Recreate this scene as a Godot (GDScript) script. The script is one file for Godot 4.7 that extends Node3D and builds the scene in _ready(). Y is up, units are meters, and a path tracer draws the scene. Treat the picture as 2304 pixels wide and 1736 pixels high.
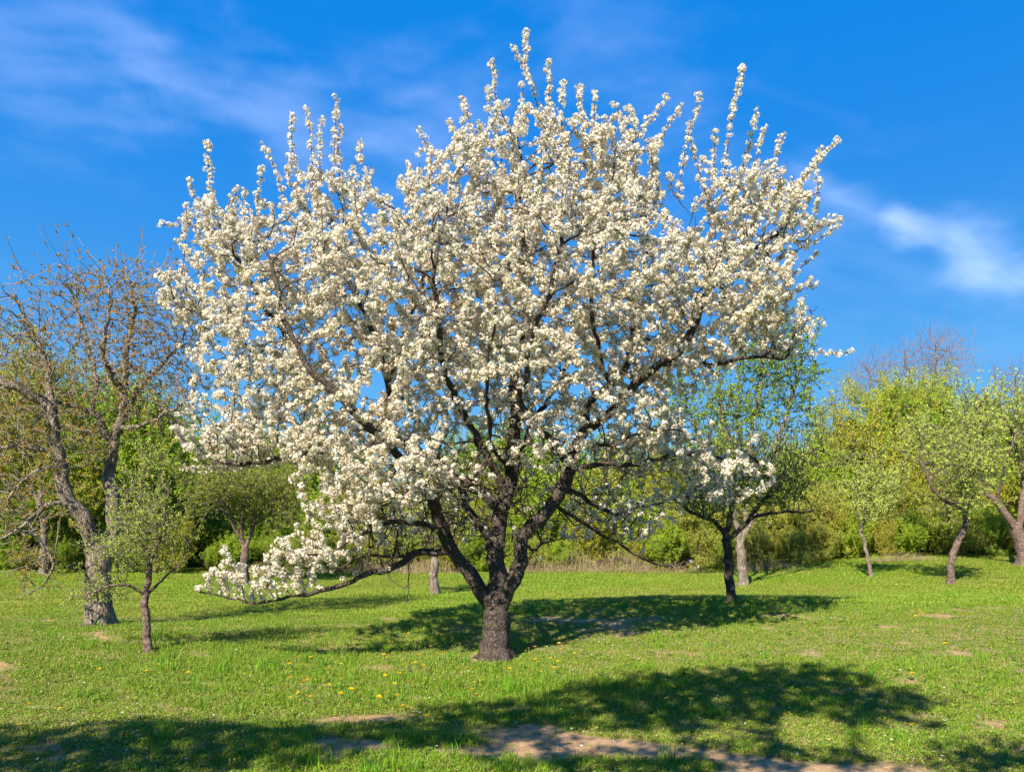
extends Node3D
# A blossoming cherry tree in a spring meadow, orchard trees round it and a wood behind.

const F := 1728.0      # focal length, in pixels of a picture 2212 wide
const CX := 1106.0
const HZ := 1152.0     # row of the horizon
const EYE := 1.6

var rng := RandomNumberGenerator.new()
var na := FastNoiseLite.new()
var nb := FastNoiseLite.new()
var M := {}
var taken := {}


# ---------------------------------------------------------------- small helpers
func smooth(a: float, b: float, x: float) -> float:
	var t := clampf((x - a) / (b - a), 0.0, 1.0)
	return t * t * (3.0 - 2.0 * t)


func gh(x: float, z: float) -> float:
	var d := -z
	var h := na.get_noise_2d(x * 9.0, z * 9.0) * 0.10 + nb.get_noise_2d(x * 40.0, z * 40.0) * 0.025
	h *= smooth(2.0, 6.0, d) * (1.0 - 0.6 * smooth(0.0, 3.0, 2.0 - absf(d - 10.0)))
	h += 0.35 * smooth(22.0, 40.0, d)
	h += 0.55 * smooth(4.0, 16.0, x) * smooth(16.0, 34.0, d)
	h += 0.10 * exp(-(pow((x + 2.2) / 1.6, 2.0) + pow((d - 6.2) / 0.6, 2.0)))
	h -= 0.10 * exp(-pow((d - 7.2) / 1.6, 2.0)) * (0.55 + 0.45 * smooth(-2.0, 3.0, x))
	h += 0.24 * exp(-pow((d - 15.5) / 3.6, 2.0)) * smooth(-1.5, 3.5, x)
	h += 0.20 * exp(-pow((d - 11.5) / 3.0, 2.0)) * smooth(-2.0, -6.0, x)
	h += 0.9 * smooth(40.0, 90.0, d)
	return h


func bare(x: float, z: float) -> float:
	var d := -z
	var n := nb.get_noise_2d(x * 60.0, z * 75.0) * 0.75 + na.get_noise_2d(x * 60.0 + 90.0, z * 90.0) * 0.9
	var path := 7.1 - 0.1 * (x + 1.7) - 0.08 * (x + 1.7) * (x + 1.7)
	var b := 1.12 * exp(-pow((d - path) / 0.52, 2.0)) * smooth(-2.2, -1.2, x) * smooth(3.6, 2.4, x)
	b = maxf(b, 0.8 * exp(-pow((d - 6.05) / 0.25, 2.0) - pow((x + 0.6) / 0.7, 2.0)))
	b = maxf(b, 0.46 * exp(-pow((d - 13.2) / 1.5, 2.0) - pow((x - 1.6) / 1.7, 2.0)))
	b = maxf(b, 0.7 * exp(-pow((d - 10.2) / 0.35, 2.0) - pow((x + 0.55) / 0.5, 2.0)))
	b = maxf(b, 0.8 * exp(-pow((d - 10.7) / 0.28, 2.0) - pow((x + 5.15) / 0.6, 2.0)))
	b = maxf(b, 0.8 * exp(-pow((d - 13.4) / 0.6, 2.0) - pow((x + 8.1) / 1.4, 2.0)))
	b = maxf(b, 0.45 * exp(-pow((d - 8.6) / 0.3, 2.0) - pow((x + 3.4) / 1.6, 2.0)))
	b = maxf(b, 0.13)
	return clampf((b + n * 0.9 - 0.42) * 2.2, 0.0, 1.0)


func P(px: float, py: float, d: float) -> Vector3:
	return Vector3((px - CX) / F * d, EYE + (HZ - py) / F * d, -d)


func ground_at(px: float, py: float) -> Vector3:
	var d := 4.0
	while d < 60.0:
		var p := P(px, py, d)
		if p.y <= gh(p.x, p.z):
			return Vector3(p.x, gh(p.x, p.z), p.z)
		d += 0.02
	return P(px, py, 30.0)


func numbered(called: String) -> String:
	taken[called] = taken.get(called, -1) + 1
	return called if taken[called] == 0 else "%s_%03d" % [called, taken[called]]


func tag(o: Node3D, label: String, category := "", group := "", kind := "") -> void:
	if label: o.set_meta("label", label)
	if category: o.set_meta("category", category)
	if group: o.set_meta("group", group)
	if kind: o.set_meta("kind", kind)


func thing(called: String, at: Vector3, label: String, category: String, group := "") -> Node3D:
	var o := Node3D.new()
	o.name = numbered(called)
	add_child(o)
	o.position = at
	tag(o, label, category, group)
	return o


func copy_of(o: Node3D, called: String, at: Vector3, turn: float, size: Vector3, label: String, group: String) -> Node3D:
	var c: Node3D = o.duplicate()
	c.name = numbered(called)
	add_child(c)
	c.position = at
	c.rotation.y = turn
	c.scale = size
	tag(c, label, "", group)
	return c


# ---------------------------------------------------------------- meshes
class Geo:
	var v := PackedVector3Array()
	var n := PackedVector3Array()
	var c := PackedColorArray()
	var i := PackedInt32Array()

	func mesh() -> ArrayMesh:
		var a := []
		a.resize(Mesh.ARRAY_MAX)
		a[Mesh.ARRAY_VERTEX] = v
		if n.size(): a[Mesh.ARRAY_NORMAL] = n
		if c.size(): a[Mesh.ARRAY_COLOR] = c
		a[Mesh.ARRAY_INDEX] = i
		var m := ArrayMesh.new()
		m.add_surface_from_arrays(Mesh.PRIMITIVE_TRIANGLES, a)
		return m

	func tri(a: Vector3, b: Vector3, d: Vector3, col: Color) -> void:
		var k := v.size()
		v.append(a); v.append(b); v.append(d)
		c.append(col); c.append(col); c.append(col)
		i.append(k); i.append(k + 1); i.append(k + 2)


func put(g: Geo, called: String, m: Material, parent: Node) -> MeshInstance3D:
	var o := MeshInstance3D.new()
	o.name = called
	o.mesh = g.mesh()
	o.material_override = m
	parent.add_child(o, true)
	return o


func scatter(called: String, mesh: Mesh, where: Array[Transform3D], tint: PackedColorArray, m: Material, parent: Node) -> MultiMeshInstance3D:
	var mm := MultiMesh.new()
	mm.transform_format = MultiMesh.TRANSFORM_3D
	mm.use_colors = true
	mm.mesh = mesh
	mm.instance_count = where.size()
	for k in where.size():
		mm.set_instance_transform(k, where[k])
		mm.set_instance_color(k, tint[k])
	var o := MultiMeshInstance3D.new()
	o.name = called
	o.multimesh = mm
	o.material_override = m
	parent.add_child(o, true)
	return o


func rdir() -> Vector3:
	var y := rng.randf_range(-1.0, 1.0)
	var a := rng.randf() * TAU
	var s := sqrt(1.0 - y * y)
	return Vector3(cos(a) * s, y, sin(a) * s)


func rbasis(up: Vector3) -> Basis:
	var y := up.normalized()
	var x := y.cross(Vector3(0.31, 0.11, 0.94) if absf(y.z) < 0.9 else Vector3.RIGHT).normalized()
	return Basis(x, y, x.cross(y)).rotated(y, rng.randf() * TAU)


# ---------------------------------------------------------------- skeletons of trees
class Skel:
	var pos := PackedVector3Array()
	var par := PackedInt32Array()
	var low := PackedFloat32Array()    # least radius
	var rad := PackedFloat32Array()
	var kids := PackedInt32Array()
	var kind := PackedByteArray()      # 1: a shoot set by hand

	func add(p: Vector3, parent: int, r := 0.0, what := 0) -> int:
		pos.append(p); par.append(parent); low.append(r); kids.append(0); kind.append(what)
		if parent >= 0: kids[parent] += 1
		return pos.size() - 1

	func nearest(p: Vector3) -> int:
		var best := 0
		var bd := 1e9
		for k in pos.size():
			var q := pos[k].distance_squared_to(p)
			if q < bd:
				bd = q
				best = k
		return best

	var wob := RandomNumberGenerator.new()

	func limb(pts: Array, r0: float, r1: float, step: float, what := 0, joined := true) -> void:
		# a smooth line through the points, hung on the node nearest to its first point
		var at := nearest(pts[0]) if joined and pos.size() else -1
		var line: Array = pts.duplicate()
		if at >= 0: line[0] = pos[at]
		var total := 0.0
		for k in line.size() - 1: total += line[k].distance_to(line[k + 1])
		var done := 0.0
		var off := Vector3.ZERO
		wob.seed = 17 + pos.size()
		if at < 0:
			at = add(line[0], -1, r0, what)
		for k in line.size() - 1:
			var a: Vector3 = line[maxi(k - 1, 0)]
			var b: Vector3 = line[k]
			var c: Vector3 = line[k + 1]
			var d: Vector3 = line[mini(k + 2, line.size() - 1)]
			var l := b.distance_to(c)
			var n := maxi(1, int(round(l / step)))
			for j in n:
				var t := float(j + 1) / n
				var p := b.cubic_interpolate(c, a, d, t)
				if what == 0: off = off * 0.82 + Vector3(wob.randf() - 0.5, wob.randf() - 0.5, wob.randf() - 0.5) * minf(0.07, step * 0.55)
				at = add(p + off, at, lerpf(r0, r1, (done + l * t) / total), what)
			done += l

	func colonize(attr: PackedVector3Array, step: float, reach: float, kill: float, rounds: int, lean: Vector3, r: RandomNumberGenerator) -> void:
		var grid := {}
		var n := attr.size()
		for k in n:
			var key := Vector3i((attr[k] / reach).floor())
			if not grid.has(key): grid[key] = PackedInt32Array()
			grid[key].append(k)
		var near := PackedInt32Array(); near.resize(n); near.fill(-1)
		var dist := PackedFloat32Array(); dist.resize(n); dist.fill(reach * reach)
		var dead := PackedByteArray(); dead.resize(n)
		var from := 0
		var kk := kill * kill
		for round in rounds:
			for m in range(from, pos.size()):
				var p := pos[m]
				var key := Vector3i((p / reach).floor())
				for x in [-1, 0, 1]:
					for y in [-1, 0, 1]:
						for z in [-1, 0, 1]:
							var cell = grid.get(key + Vector3i(x, y, z))
							if cell == null: continue
							for a: int in cell:
								if dead[a]: continue
								var q := attr[a].distance_squared_to(p)
								if q < dist[a]:
									dist[a] = q
									near[a] = m
									if q < kk: dead[a] = 1
			from = pos.size()
			var pull := {}
			for a in n:
				if dead[a] or near[a] < 0: continue
				var m := near[a]
				pull[m] = pull.get(m, Vector3.ZERO) + (attr[a] - pos[m]).normalized()
			if pull.is_empty(): break
			for m: int in pull:
				if kids[m] > 3: continue
				var d: Vector3 = pull[m].normalized()
				var old := Vector3.ZERO
				if par[m] >= 0: old = (pos[m] - pos[par[m]]).normalized()
				d = (d + lean + old * 0.45 + Vector3(r.randf() - 0.5, r.randf() - 0.5, r.randf() - 0.5) * 0.7).normalized()
				add(pos[m] + d * step * r.randf_range(0.8, 1.2), m)

	func sprout(count: int, long: float, step: float, lean: Vector3, r: RandomNumberGenerator) -> void:
		# straight young shoots that break the outline of a crown
		var ends := PackedInt32Array()
		for k in pos.size():
			if kids[k] == 0 and low[k] == 0.0: ends.append(k)
		if ends.is_empty(): return
		for j in count:
			var at := ends[r.randi() % ends.size()]
			if par[at] < 0: continue
			var d := (pos[at] - pos[par[at]]).normalized()
			d = (d + lean + Vector3(r.randf() - 0.5, r.randf() - 0.5, r.randf() - 0.5) * 0.6).normalized()
			var n := int(long * r.randf_range(0.4, 1.2) / step)
			for k in n:
				d = (d + lean * 0.15 + Vector3(r.randf() - 0.5, r.randf() - 0.5, r.randf() - 0.5) * 0.2).normalized()
				at = add(pos[at] + d * step, at)

	func thicken(tip: float, power: float) -> void:
		var sum := PackedFloat32Array()
		sum.resize(pos.size())
		rad.resize(pos.size())
		for k in range(pos.size() - 1, -1, -1):
			rad[k] = maxf(maxf(tip, low[k]), pow(sum[k], 1.0 / power))
			if par[k] >= 0: sum[par[k]] += pow(rad[k], power) if low[k] == 0.0 else pow(minf(rad[k], maxf(tip, pow(sum[k], 1.0 / power))), power)


func tube(g: Geo, pts: PackedVector3Array, rr: PackedFloat32Array, sides: int, rough: float, roots := false) -> void:
	var u := Vector3.ZERO
	var first := g.v.size()
	var n := pts.size()
	for k in n:
		var t := (pts[mini(k + 1, n - 1)] - pts[maxi(k - 1, 0)]).normalized()
		if u == Vector3.ZERO:
			u = t.cross(Vector3(0.2, 0.1, 1.0) if absf(t.z) < 0.9 else Vector3.RIGHT)
		u = (u - t * u.dot(t)).normalized()
		var w := t.cross(u)
		for j in sides:
			var a := TAU * j / sides
			var o := u * cos(a) + w * sin(a)
			var r := rr[k]
			if rough > 0.0:
				var q := pts[k] + o * r
				r *= 1.0 + rough * (na.get_noise_3d(q.x * 260.0, q.y * 110.0, q.z * 260.0) + 0.6 * nb.get_noise_3d(q.x * 420.0, q.y * 240.0, q.z * 420.0))
			if roots: r *= 1.0 + 0.34 * exp(-maxf(pts[k].y, 0.0) / 0.16) * maxf(0.0, cos(a * 5.0 + 0.7 * sin(a * 2.0)))
			g.v.append(pts[k] + o * r)
			g.n.append(o)
	for k in n - 1:
		for j in sides:
			var a := first + k * sides + j
			var b := first + k * sides + (j + 1) % sides
			g.i.append_array([a, a + sides, b, b, a + sides, b + sides])
	if rough > 0.0:
		# normals that follow the relief
		for k in n:
			for j in sides:
				var me := first + k * sides + j
				var l := g.v[first + k * sides + (j + sides - 1) % sides]
				var r2 := g.v[first + k * sides + (j + 1) % sides]
				var dn := g.v[first + maxi(k - 1, 0) * sides + j]
				var up := g.v[first + mini(k + 1, n - 1) * sides + j]
				var nn := (r2 - l).cross(up - dn)
				if nn.length() > 1e-9:
					nn = nn.normalized()
					g.n[me] = nn if nn.dot(g.n[me]) > 0.0 else -nn


func wood(s: Skel, root: Node3D, bark: Material, twig_mat: Material, branch_from: float, flare: float) -> void:
	# trunk, every larger branch a mesh of its own, all thin twigs together
	var main := PackedInt32Array()
	main.resize(s.pos.size())
	main.fill(-1)
	for k in s.pos.size():
		var p := s.par[k]
		if p >= 0 and (main[p] < 0 or s.rad[k] > s.rad[main[p]]): main[p] = k
	var twigs := Geo.new()
	for k in s.pos.size():
		var p := s.par[k]
		if p >= 0 and main[p] == k: continue
		var pts := PackedVector3Array()
		var rr := PackedFloat32Array()
		if p >= 0:
			pts.append(s.pos[p])
			rr.append(minf(s.rad[p] * 0.8, s.rad[k] * 1.25))
		var m := k
		while m >= 0:
			pts.append(s.pos[m])
			var r := s.rad[m]
			if p < 0 and flare > 0.0: r *= 1.0 + flare * exp(-maxf(s.pos[m].y, 0.0) / 0.13)
			rr.append(r)
			m = main[m]
		if pts.size() < 2: continue
		# a rounded end
		var big := s.rad[k]
		if p < 0 or big > branch_from:
			var g := Geo.new()
			tube(g, pts, rr, 22 if p < 0 and big > 0.1 else (14 if big > 0.04 else 8), 0.24 if big > 0.04 else 0.10, p < 0 and big > 0.1)
			put(g, "trunk" if p < 0 else "branch", bark, root)
		else:
			tube(twigs, pts, rr, 5 if big > 0.012 else 3, 0.0)
	if twigs.v.size():
		var o := put(twigs, "twigs", twig_mat, root)
		o.set_meta("kind", "stuff")


func clumps(lobes: Array, each: int) -> Array:
	# every lobe broken into smaller ones, so that crowns have an uneven outline and gaps
	var out := []
	for l in lobes:
		for k in each:
			var f := rng.randf_range(0.32, 0.62)
			out.append([l[0] + rdir() * pow(rng.randf(), 0.5) * l[1] * (1.08 - f * 0.6), l[1] * f, l[2] * f * f * f])
	return out


func fill(lobes: Array, count: int, shell: float) -> PackedVector3Array:
	# points in ellipsoids: [centre, radii, weight]
	var out := PackedVector3Array()
	var total := 0.0
	for l in lobes: total += l[2]
	for l in lobes:
		for k in int(round(count * l[2] / total)):
			var q := rdir() * pow(rng.randf(), shell)
			out.append(l[0] + q * l[1])
	return out


# ---------------------------------------------------------------- leaves and flowers
func leaf(g: Geo, at: Vector3, along: Vector3, side: Vector3, long: float, wide: float, col: Color) -> void:
	var up := side.cross(along).normalized()
	var tip := at + along * long - up * long * 0.12
	var mid := at + along * long * 0.45
	var l := mid + side * wide * 0.5 + up * wide * 0.22
	var r := mid - side * wide * 0.5 + up * wide * 0.22
	g.tri(at, l, tip, col)
	g.tri(at, tip, r, col)


func sprig(leaves: int, long: float, wide: float, spread: float, cols: Array, rise := 0.5) -> ArrayMesh:
	var g := Geo.new()
	for k in leaves:
		var d := (rdir() + Vector3(0, rise, 0)).normalized()
		var at := rdir() * spread * rng.randf() + Vector3(0, spread * 0.3, 0)
		var side := d.cross(rdir()).normalized()
		var c: Color = cols[rng.randi() % cols.size()]
		var f := rng.randf_range(0.8, 1.2)
		leaf(g, at, d, side, long * rng.randf_range(0.7, 1.2), wide * rng.randf_range(0.8, 1.2), Color(c.r * f, c.g * f, c.b * f))
	return g.mesh()


func blossom(flowers: int, size: float) -> ArrayMesh:
	# an umbel of small white flowers with a few young leaves at its heart
	var g := Geo.new()
	var green := [Color(0.26, 0.31, 0.03), Color(0.46, 0.42, 0.04), Color(0.50, 0.27, 0.03), Color(0.42, 0.36, 0.04)]
	for k in flowers:
		var d := rdir()
		d = (d + Vector3(0, 0.25, 0)).normalized()
		var c := d * size * rng.randf_range(0.55, 1.0)
		var face := (d + rdir() * 0.45).normalized()
		var x := face.cross(rdir()).normalized()
		var y := face.cross(x)
		var r := size * rng.randf_range(0.36, 0.46)
		var w := rng.randf_range(0.93, 1.0)
		var col := Color(0.90 * w, 0.862 * w, 0.785 * w)
		for p in 5:
			var a := TAU * p / 5.0 + rng.randf_range(-0.15, 0.15)
			var o := x * cos(a) + y * sin(a)
			var s := x * -sin(a) + y * cos(a)
			var tip := c + o * r + face * r * 0.25
			var m := c + o * r * 0.62 + face * r * 0.1
			g.tri(c, m + s * r * 0.40, tip, col)
			g.tri(c, tip, m - s * r * 0.40, col)
		var st := Color(0.55, 0.48, 0.10) if rng.randf() < 0.7 else Color(0.45, 0.45, 0.12)
		var e := c + face * r * 0.16
		g.tri(e + x * r * 0.24, e - x * r * 0.15 + y * r * 0.2, e - x * r * 0.15 - y * r * 0.2, st)
	for k in 5:
		var d := (rdir() + Vector3(0, 0.3, 0)).normalized()
		leaf(g, d * size * 0.35, d, d.cross(rdir()).normalized(), size * rng.randf_range(0.75, 1.2), size * 0.34, green[rng.randi() % 4])
	return g.mesh()


func leaf_material(rough: float, through: float) -> StandardMaterial3D:
	var m := StandardMaterial3D.new()
	m.vertex_color_use_as_albedo = true
	m.roughness = rough
	m.metallic_specular = 0.3
	m.cull_mode = BaseMaterial3D.CULL_DISABLED
	if through > 0.0:
		m.backlight_enabled = true
		m.backlight = Color(through, through, through).linear_to_srgb()
	return m


func noise_texture(seed_: int, freq: float, cols: Array, octaves := 5, type := FastNoiseLite.TYPE_SIMPLEX_SMOOTH) -> NoiseTexture2D:
	var n := FastNoiseLite.new()
	n.seed = seed_
	n.noise_type = type
	n.frequency = freq
	n.fractal_octaves = octaves
	var t := NoiseTexture2D.new()
	t.width = 512
	t.height = 512
	t.seamless = true
	t.noise = n
	if cols.size():
		var r := Gradient.new()
		var o := PackedFloat32Array()
		var cc := PackedColorArray()
		for k in cols.size():
			o.append(cols[k][0])
			cc.append(Color(cols[k][1], cols[k][2], cols[k][3]).linear_to_srgb())
		r.offsets = o
		r.colors = cc
		t.color_ramp = r
	return t


func bark_material(seed_: int, dark: Color, mid: Color, pale: Color, scale: Vector3, relief: float) -> StandardMaterial3D:
	var m := StandardMaterial3D.new()
	m.albedo_texture = noise_texture(seed_, 0.012, [[0.0, dark.r, dark.g, dark.b], [0.42, mid.r, mid.g, mid.b], [0.62, mid.r * 1.25, mid.g * 1.25, mid.b * 1.25], [0.8, pale.r, pale.g, pale.b], [1.0, pale.r * 1.2, pale.g * 1.2, pale.b * 1.2]], 6)
	m.uv1_triplanar = true
	m.uv1_scale = scale
	m.roughness = 0.85
	m.metallic_specular = 0.25
	m.heightmap_enabled = true
	m.heightmap_texture = noise_texture(seed_ + 5, 0.02, [], 5)
	m.heightmap_scale = relief
	return m


func materials() -> void:
	M.petal = leaf_material(0.7, 0.9)
	M.leaf = leaf_material(0.55, 0.6)
	M.grass = leaf_material(0.6, 0.5)
	M.cherry_bark = bark_material(11, Color(0.020, 0.016, 0.014), Color(0.055, 0.043, 0.036), Color(0.16, 0.135, 0.115), Vector3(3.4, 3.0, 3.4), 2.0)
	M.twig = StandardMaterial3D.new()
	M.twig.albedo_color = Color(0.055, 0.038, 0.028).linear_to_srgb()
	M.twig.roughness = 0.8
	M.grey_bark = bark_material(21, Color(0.07, 0.055, 0.045), Color(0.18, 0.145, 0.115), Color(0.34, 0.29, 0.24), Vector3(3.0, 0.8, 3.0), 4.0)
	M.grey_twig = StandardMaterial3D.new()
	M.grey_twig.albedo_color = Color(0.22, 0.185, 0.15).linear_to_srgb()
	M.grey_twig.roughness = 0.8
	M.red_twig = StandardMaterial3D.new()
	M.red_twig.albedo_color = Color(0.24, 0.155, 0.13).linear_to_srgb()
	M.red_twig.roughness = 0.85
	M.plum_bark = bark_material(31, Color(0.05, 0.035, 0.03), Color(0.13, 0.09, 0.075), Color(0.24, 0.18, 0.15), Vector3(2.5, 1.4, 2.5), 3.0)
	M.plum_twig = StandardMaterial3D.new()
	M.plum_twig.albedo_color = Color(0.11, 0.08, 0.062).linear_to_srgb()
	M.plum_twig.roughness = 0.8


# ---------------------------------------------------------------- a tree of any kind
func px_lobes(list: Array, d: float, base: Vector3) -> Array:
	# [x, y, half width, half height in pixels, half depth in metres, metres behind the trunk, weight] -> metres round the base
	var out := []
	for l in list:
		var dd: float = d + l[5]
		out.append([P(l[0], l[1], dd) - base, Vector3(l[2] / F * dd, l[3] / F * dd, l[4]), l[6]])
	return out


func px_line(list: Array, d: float, base: Vector3) -> Array:
	var out := []
	for l in list: out.append(P(l[0], l[1], d + (l[2] if l.size() > 2 else 0.0)) - base)
	return out


func leafy(s: Skel, root: Node3D, called: String, meshes: Array, mat: Material, most: float, each: float, size: Vector2, tints: Array, off: float, up := 0.4) -> void:
	var n := meshes.size()
	var where := []
	var tint := []
	for k in n:
		var w: Array[Transform3D] = []
		where.append(w)
		tint.append(PackedColorArray())
	for k in s.pos.size():
		if s.rad[k] > most or s.par[k] < 0: continue
		var a := s.pos[s.par[k]]
		var b := s.pos[k]
		var m := int(each) + (1 if rng.randf() < each - int(each) else 0)
		for j in m:
			var q := a.lerp(b, rng.randf()) + rdir() * off * rng.randf()
			var h := rng.randi() % n
			var sz := rng.randf_range(size.x, size.y)
			where[h].append(Transform3D(rbasis(rdir() + Vector3(0, up, 0)).scaled(Vector3(sz, sz, sz)), q))
			var c: Color = tints[rng.randi() % tints.size()]
			var f := rng.randf_range(0.85, 1.15)
			tint[h].append(Color(c.r * f, c.g * f, c.b * f))
	for k in n:
		if where[k].size():
			var o := scatter(called, meshes[k], where[k], tint[k], mat, root)
			o.set_meta("kind", "stuff")


func merged_leafy(s: Skel, root: Node3D, called: String, mesh: Mesh, mat: Material, most: float, each: float, size: Vector2, tints: Array, off: float, up := 0.4) -> void:
	leafy(s, root, called, [mesh], mat, most, each, size, tints, off, up)


# ---------------------------------------------------------------- the cherry
func cherry() -> void:
	rng.seed = 7
	var base := ground_at(1068, 1424)
	var d := -base.z
	print("cherry at ", base)
	var root := thing("cherry_tree", base, "large cherry tree covered in white blossom with dark forked trunk", "tree")
	var s := Skel.new()
	var st := 0.10
	s.limb(px_line([[1068, 1445], [1070, 1390], [1074, 1320]], d, base), 0.175, 0.165, 0.05)
	s.limb(px_line([[1074, 1320], [1075, 1270], [1075, 1221], [1078, 1150, 0.05], [1085, 1096, 0.1], [1100, 1025, 0.15], [1110, 953, 0.15], [1114, 882, 0.1]], d, base), 0.13, 0.075, 0.06)
	s.limb(px_line([[1114, 882, 0.1], [1112, 800, 0.15], [1125, 690, 0.1], [1133, 570], [1126, 460], [1130, 350]], d, base), 0.07, 0.014, st)
	# the limb that swings out on the sunless side
	s.limb(px_line([[1072, 1330], [1092, 1300], [1110, 1262], [1126, 1203], [1127, 1160], [1150, 1130], [1172, 1112, 0.05], [1196, 1078, 0.1], [1221, 1035, 0.1], [1232, 1003, 0.1]], d, base), 0.105, 0.085, 0.06)
	s.limb(px_line([[1232, 1003, 0.1], [1246, 955, 0.1], [1265, 922, 0.1], [1277, 864, 0.2], [1323, 835, 0.3], [1355, 801, 0.4], [1368, 740, 0.5], [1390, 620, 0.6], [1400, 480, 0.6]], d, base), 0.065, 0.014, st)
	s.limb(px_line([[1265, 922, 0.1], [1291, 910, 0.0], [1320, 887, -0.1], [1349, 850, -0.2], [1392, 818, -0.3], [1425, 785, -0.4], [1490, 735, -0.4], [1535, 640, -0.3], [1588, 559, -0.2], [1638, 530, -0.2], [1740, 520, -0.2]], d, base), 0.06, 0.010, st)
	s.limb(px_line([[1588, 559, -0.2], [1612, 520, -0.1], [1640, 456, 0.0], [1625, 360, 0.1]], d, base), 0.02, 0.008, st)
	s.limb(px_line([[1638, 530, -0.2], [1695, 483], [1733, 411], [1778, 342]], d, base), 0.014, 0.006, st)
	s.limb(px_line([[1425, 785, -0.4], [1500, 790, -0.4], [1600, 780, -0.3], [1700, 775, -0.2]], d, base), 0.03, 0.010, st)
	s.limb(px_line([[1232, 1003, 0.1], [1200, 960, -0.2], [1167, 927, -0.4], [1133, 887, -0.6], [1127, 840, -0.8], [1150, 740, -1.1], [1190, 620, -1.3], [1210, 480, -1.3]], d, base), 0.05, 0.012, st)
	s.limb(px_line([[1323, 835, 0.3], [1290, 740, -0.2], [1270, 640, -0.6], [1290, 520, -0.7]], d, base), 0.035, 0.012, st)
	# limbs on the sunny side
	s.limb(px_line([[1066, 1325], [1052, 1296], [1018, 1243, -0.05], [982, 1193, -0.15], [957, 1146, -0.25], [930, 1080, -0.4], [880, 1010, -0.7]], d, base), 0.105, 0.06, 0.06)
	s.limb(px_line([[880, 1010, -0.7], [820, 940, -1.0], [740, 870, -1.3], [660, 780, -1.4], [600, 660, -1.3], [580, 540, -1.1]], d, base), 0.055, 0.012, st)
	s.limb(px_line([[1078, 1090, 0.05], [1040, 1060, 0.1], [960, 1017, 0.2], [905, 975, 0.25], [869, 950, 0.3], [814, 922, 0.4], [765, 887, 0.5], [739, 850, 0.6], [696, 820, 0.6], [620, 730, 0.5], [540, 620, 0.3], [480, 500, 0.2]], d, base), 0.075, 0.012, st)
	s.limb(px_line([[814, 922, 0.4], [835, 850, 0.3], [828, 797, 0.3], [800, 700, 0.2], [740, 590, 0.1], [715, 470]], d, base), 0.05, 0.012, st)
	s.limb(px_line([[830, 810, 0.3], [855, 785, 0.3], [890, 700, 0.3], [910, 590, 0.3], [900, 490, 0.2]], d, base), 0.03, 0.010, st)
	s.limb(px_line([[1090, 1060, 0.1], [1057, 996, -0.1], [1035, 953, -0.2], [1014, 910, -0.3], [989, 871, -0.4], [960, 790, -0.6], [945, 690, -0.8], [935, 580, -0.9], [945, 460, -0.8]], d, base), 0.055, 0.012, st)
	s.limb(px_line([[869, 950, 0.3], [780, 985, 0.0], [700, 982, -0.2], [610, 985, -0.4], [520, 1000, -0.5], [440, 1005, -0.5]], d, base), 0.03, 0.008, st)
	s.limb(px_line([[696, 820, 0.6], [600, 790, 0.4], [500, 720, 0.2], [420, 670, 0.0]], d, base), 0.025, 0.008, st)
	s.limb(px_line([[982, 1193, -0.15], [925, 1192, -0.2], [889, 1197, -0.25], [873, 1213, -0.3], [842, 1227, -0.32], [807, 1229, -0.35], [772, 1241, -0.4], [732, 1262, -0.45], [678, 1279, -0.5], [638, 1288, -0.55], [596, 1297, -0.6], [549, 1298, -0.6], [480, 1285, -0.6], [425, 1270, -0.6]], d, base), 0.05, 0.008, st)
	s.limb(px_line([[957, 1146, -0.25], [900, 1125, -0.5], [840, 1130, -0.7], [770, 1160, -0.8], [700, 1190, -0.8], [620, 1210, -0.8]], d, base), 0.03, 0.008, st)
	s.limb(px_line([[889, 1197, -0.25], [800, 1200, -0.1], [720, 1225, 0.0], [640, 1245, 0.0]], d, base), 0.02, 0.007, st)
	# low limbs in the shade
	s.limb(px_line([[1196, 1078, 0.1], [1209, 1098, 0.2], [1257, 1128, 0.35], [1292, 1152, 0.45], [1320, 1164, 0.55], [1377, 1200, 0.7], [1429, 1220, 0.8], [1478, 1216, 0.9], [1514, 1232, 1.0]], d, base), 0.03, 0.006, st)
	s.limb(px_line([[1215, 1045, 0.1], [1275, 1085, 0.5], [1344, 1110, 0.9], [1420, 1085, 1.2], [1500, 1075, 1.4], [1590, 1080, 1.5]], d, base), 0.035, 0.007, st)
	s.limb(px_line([[1232, 1003, 0.1], [1300, 1006, 0.3], [1370, 1003, 0.5], [1440, 985, 0.7], [1530, 990, 0.8], [1620, 1000, 0.8]], d, base), 0.035, 0.007, st)
	s.limb(px_line([[1246, 955, 0.1], [1330, 960, -0.3], [1400, 930, -0.5], [1460, 930, -0.6]], d, base), 0.025, 0.008, st)
	s.limb(px_line([[1078, 1140, 0.05], [1092, 1040, 0.8], [1150, 930, 1.5], [1220, 800, 2.1], [1260, 650, 2.3], [1300, 500, 2.2]], d, base), 0.06, 0.012, st)
	s.limb(px_line([[1075, 1200], [1020, 1090, 0.8], [940, 970, 1.5], [850, 830, 2.1], [780, 690, 2.3], [760, 560, 2.1]], d, base), 0.06, 0.012, st)
	s.limb(px_line([[1100, 1025, 0.15], [1060, 930, -0.9], [1050, 820, -1.6], [1070, 690, -2.0]], d, base), 0.035, 0.012, st)
	s.limb(px_line([[1128, 1170], [1150, 1190, 0.5], [1190, 1170, 1.0], [1260, 1160, 1.6]], d, base), 0.02, 0.007, st)
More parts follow.
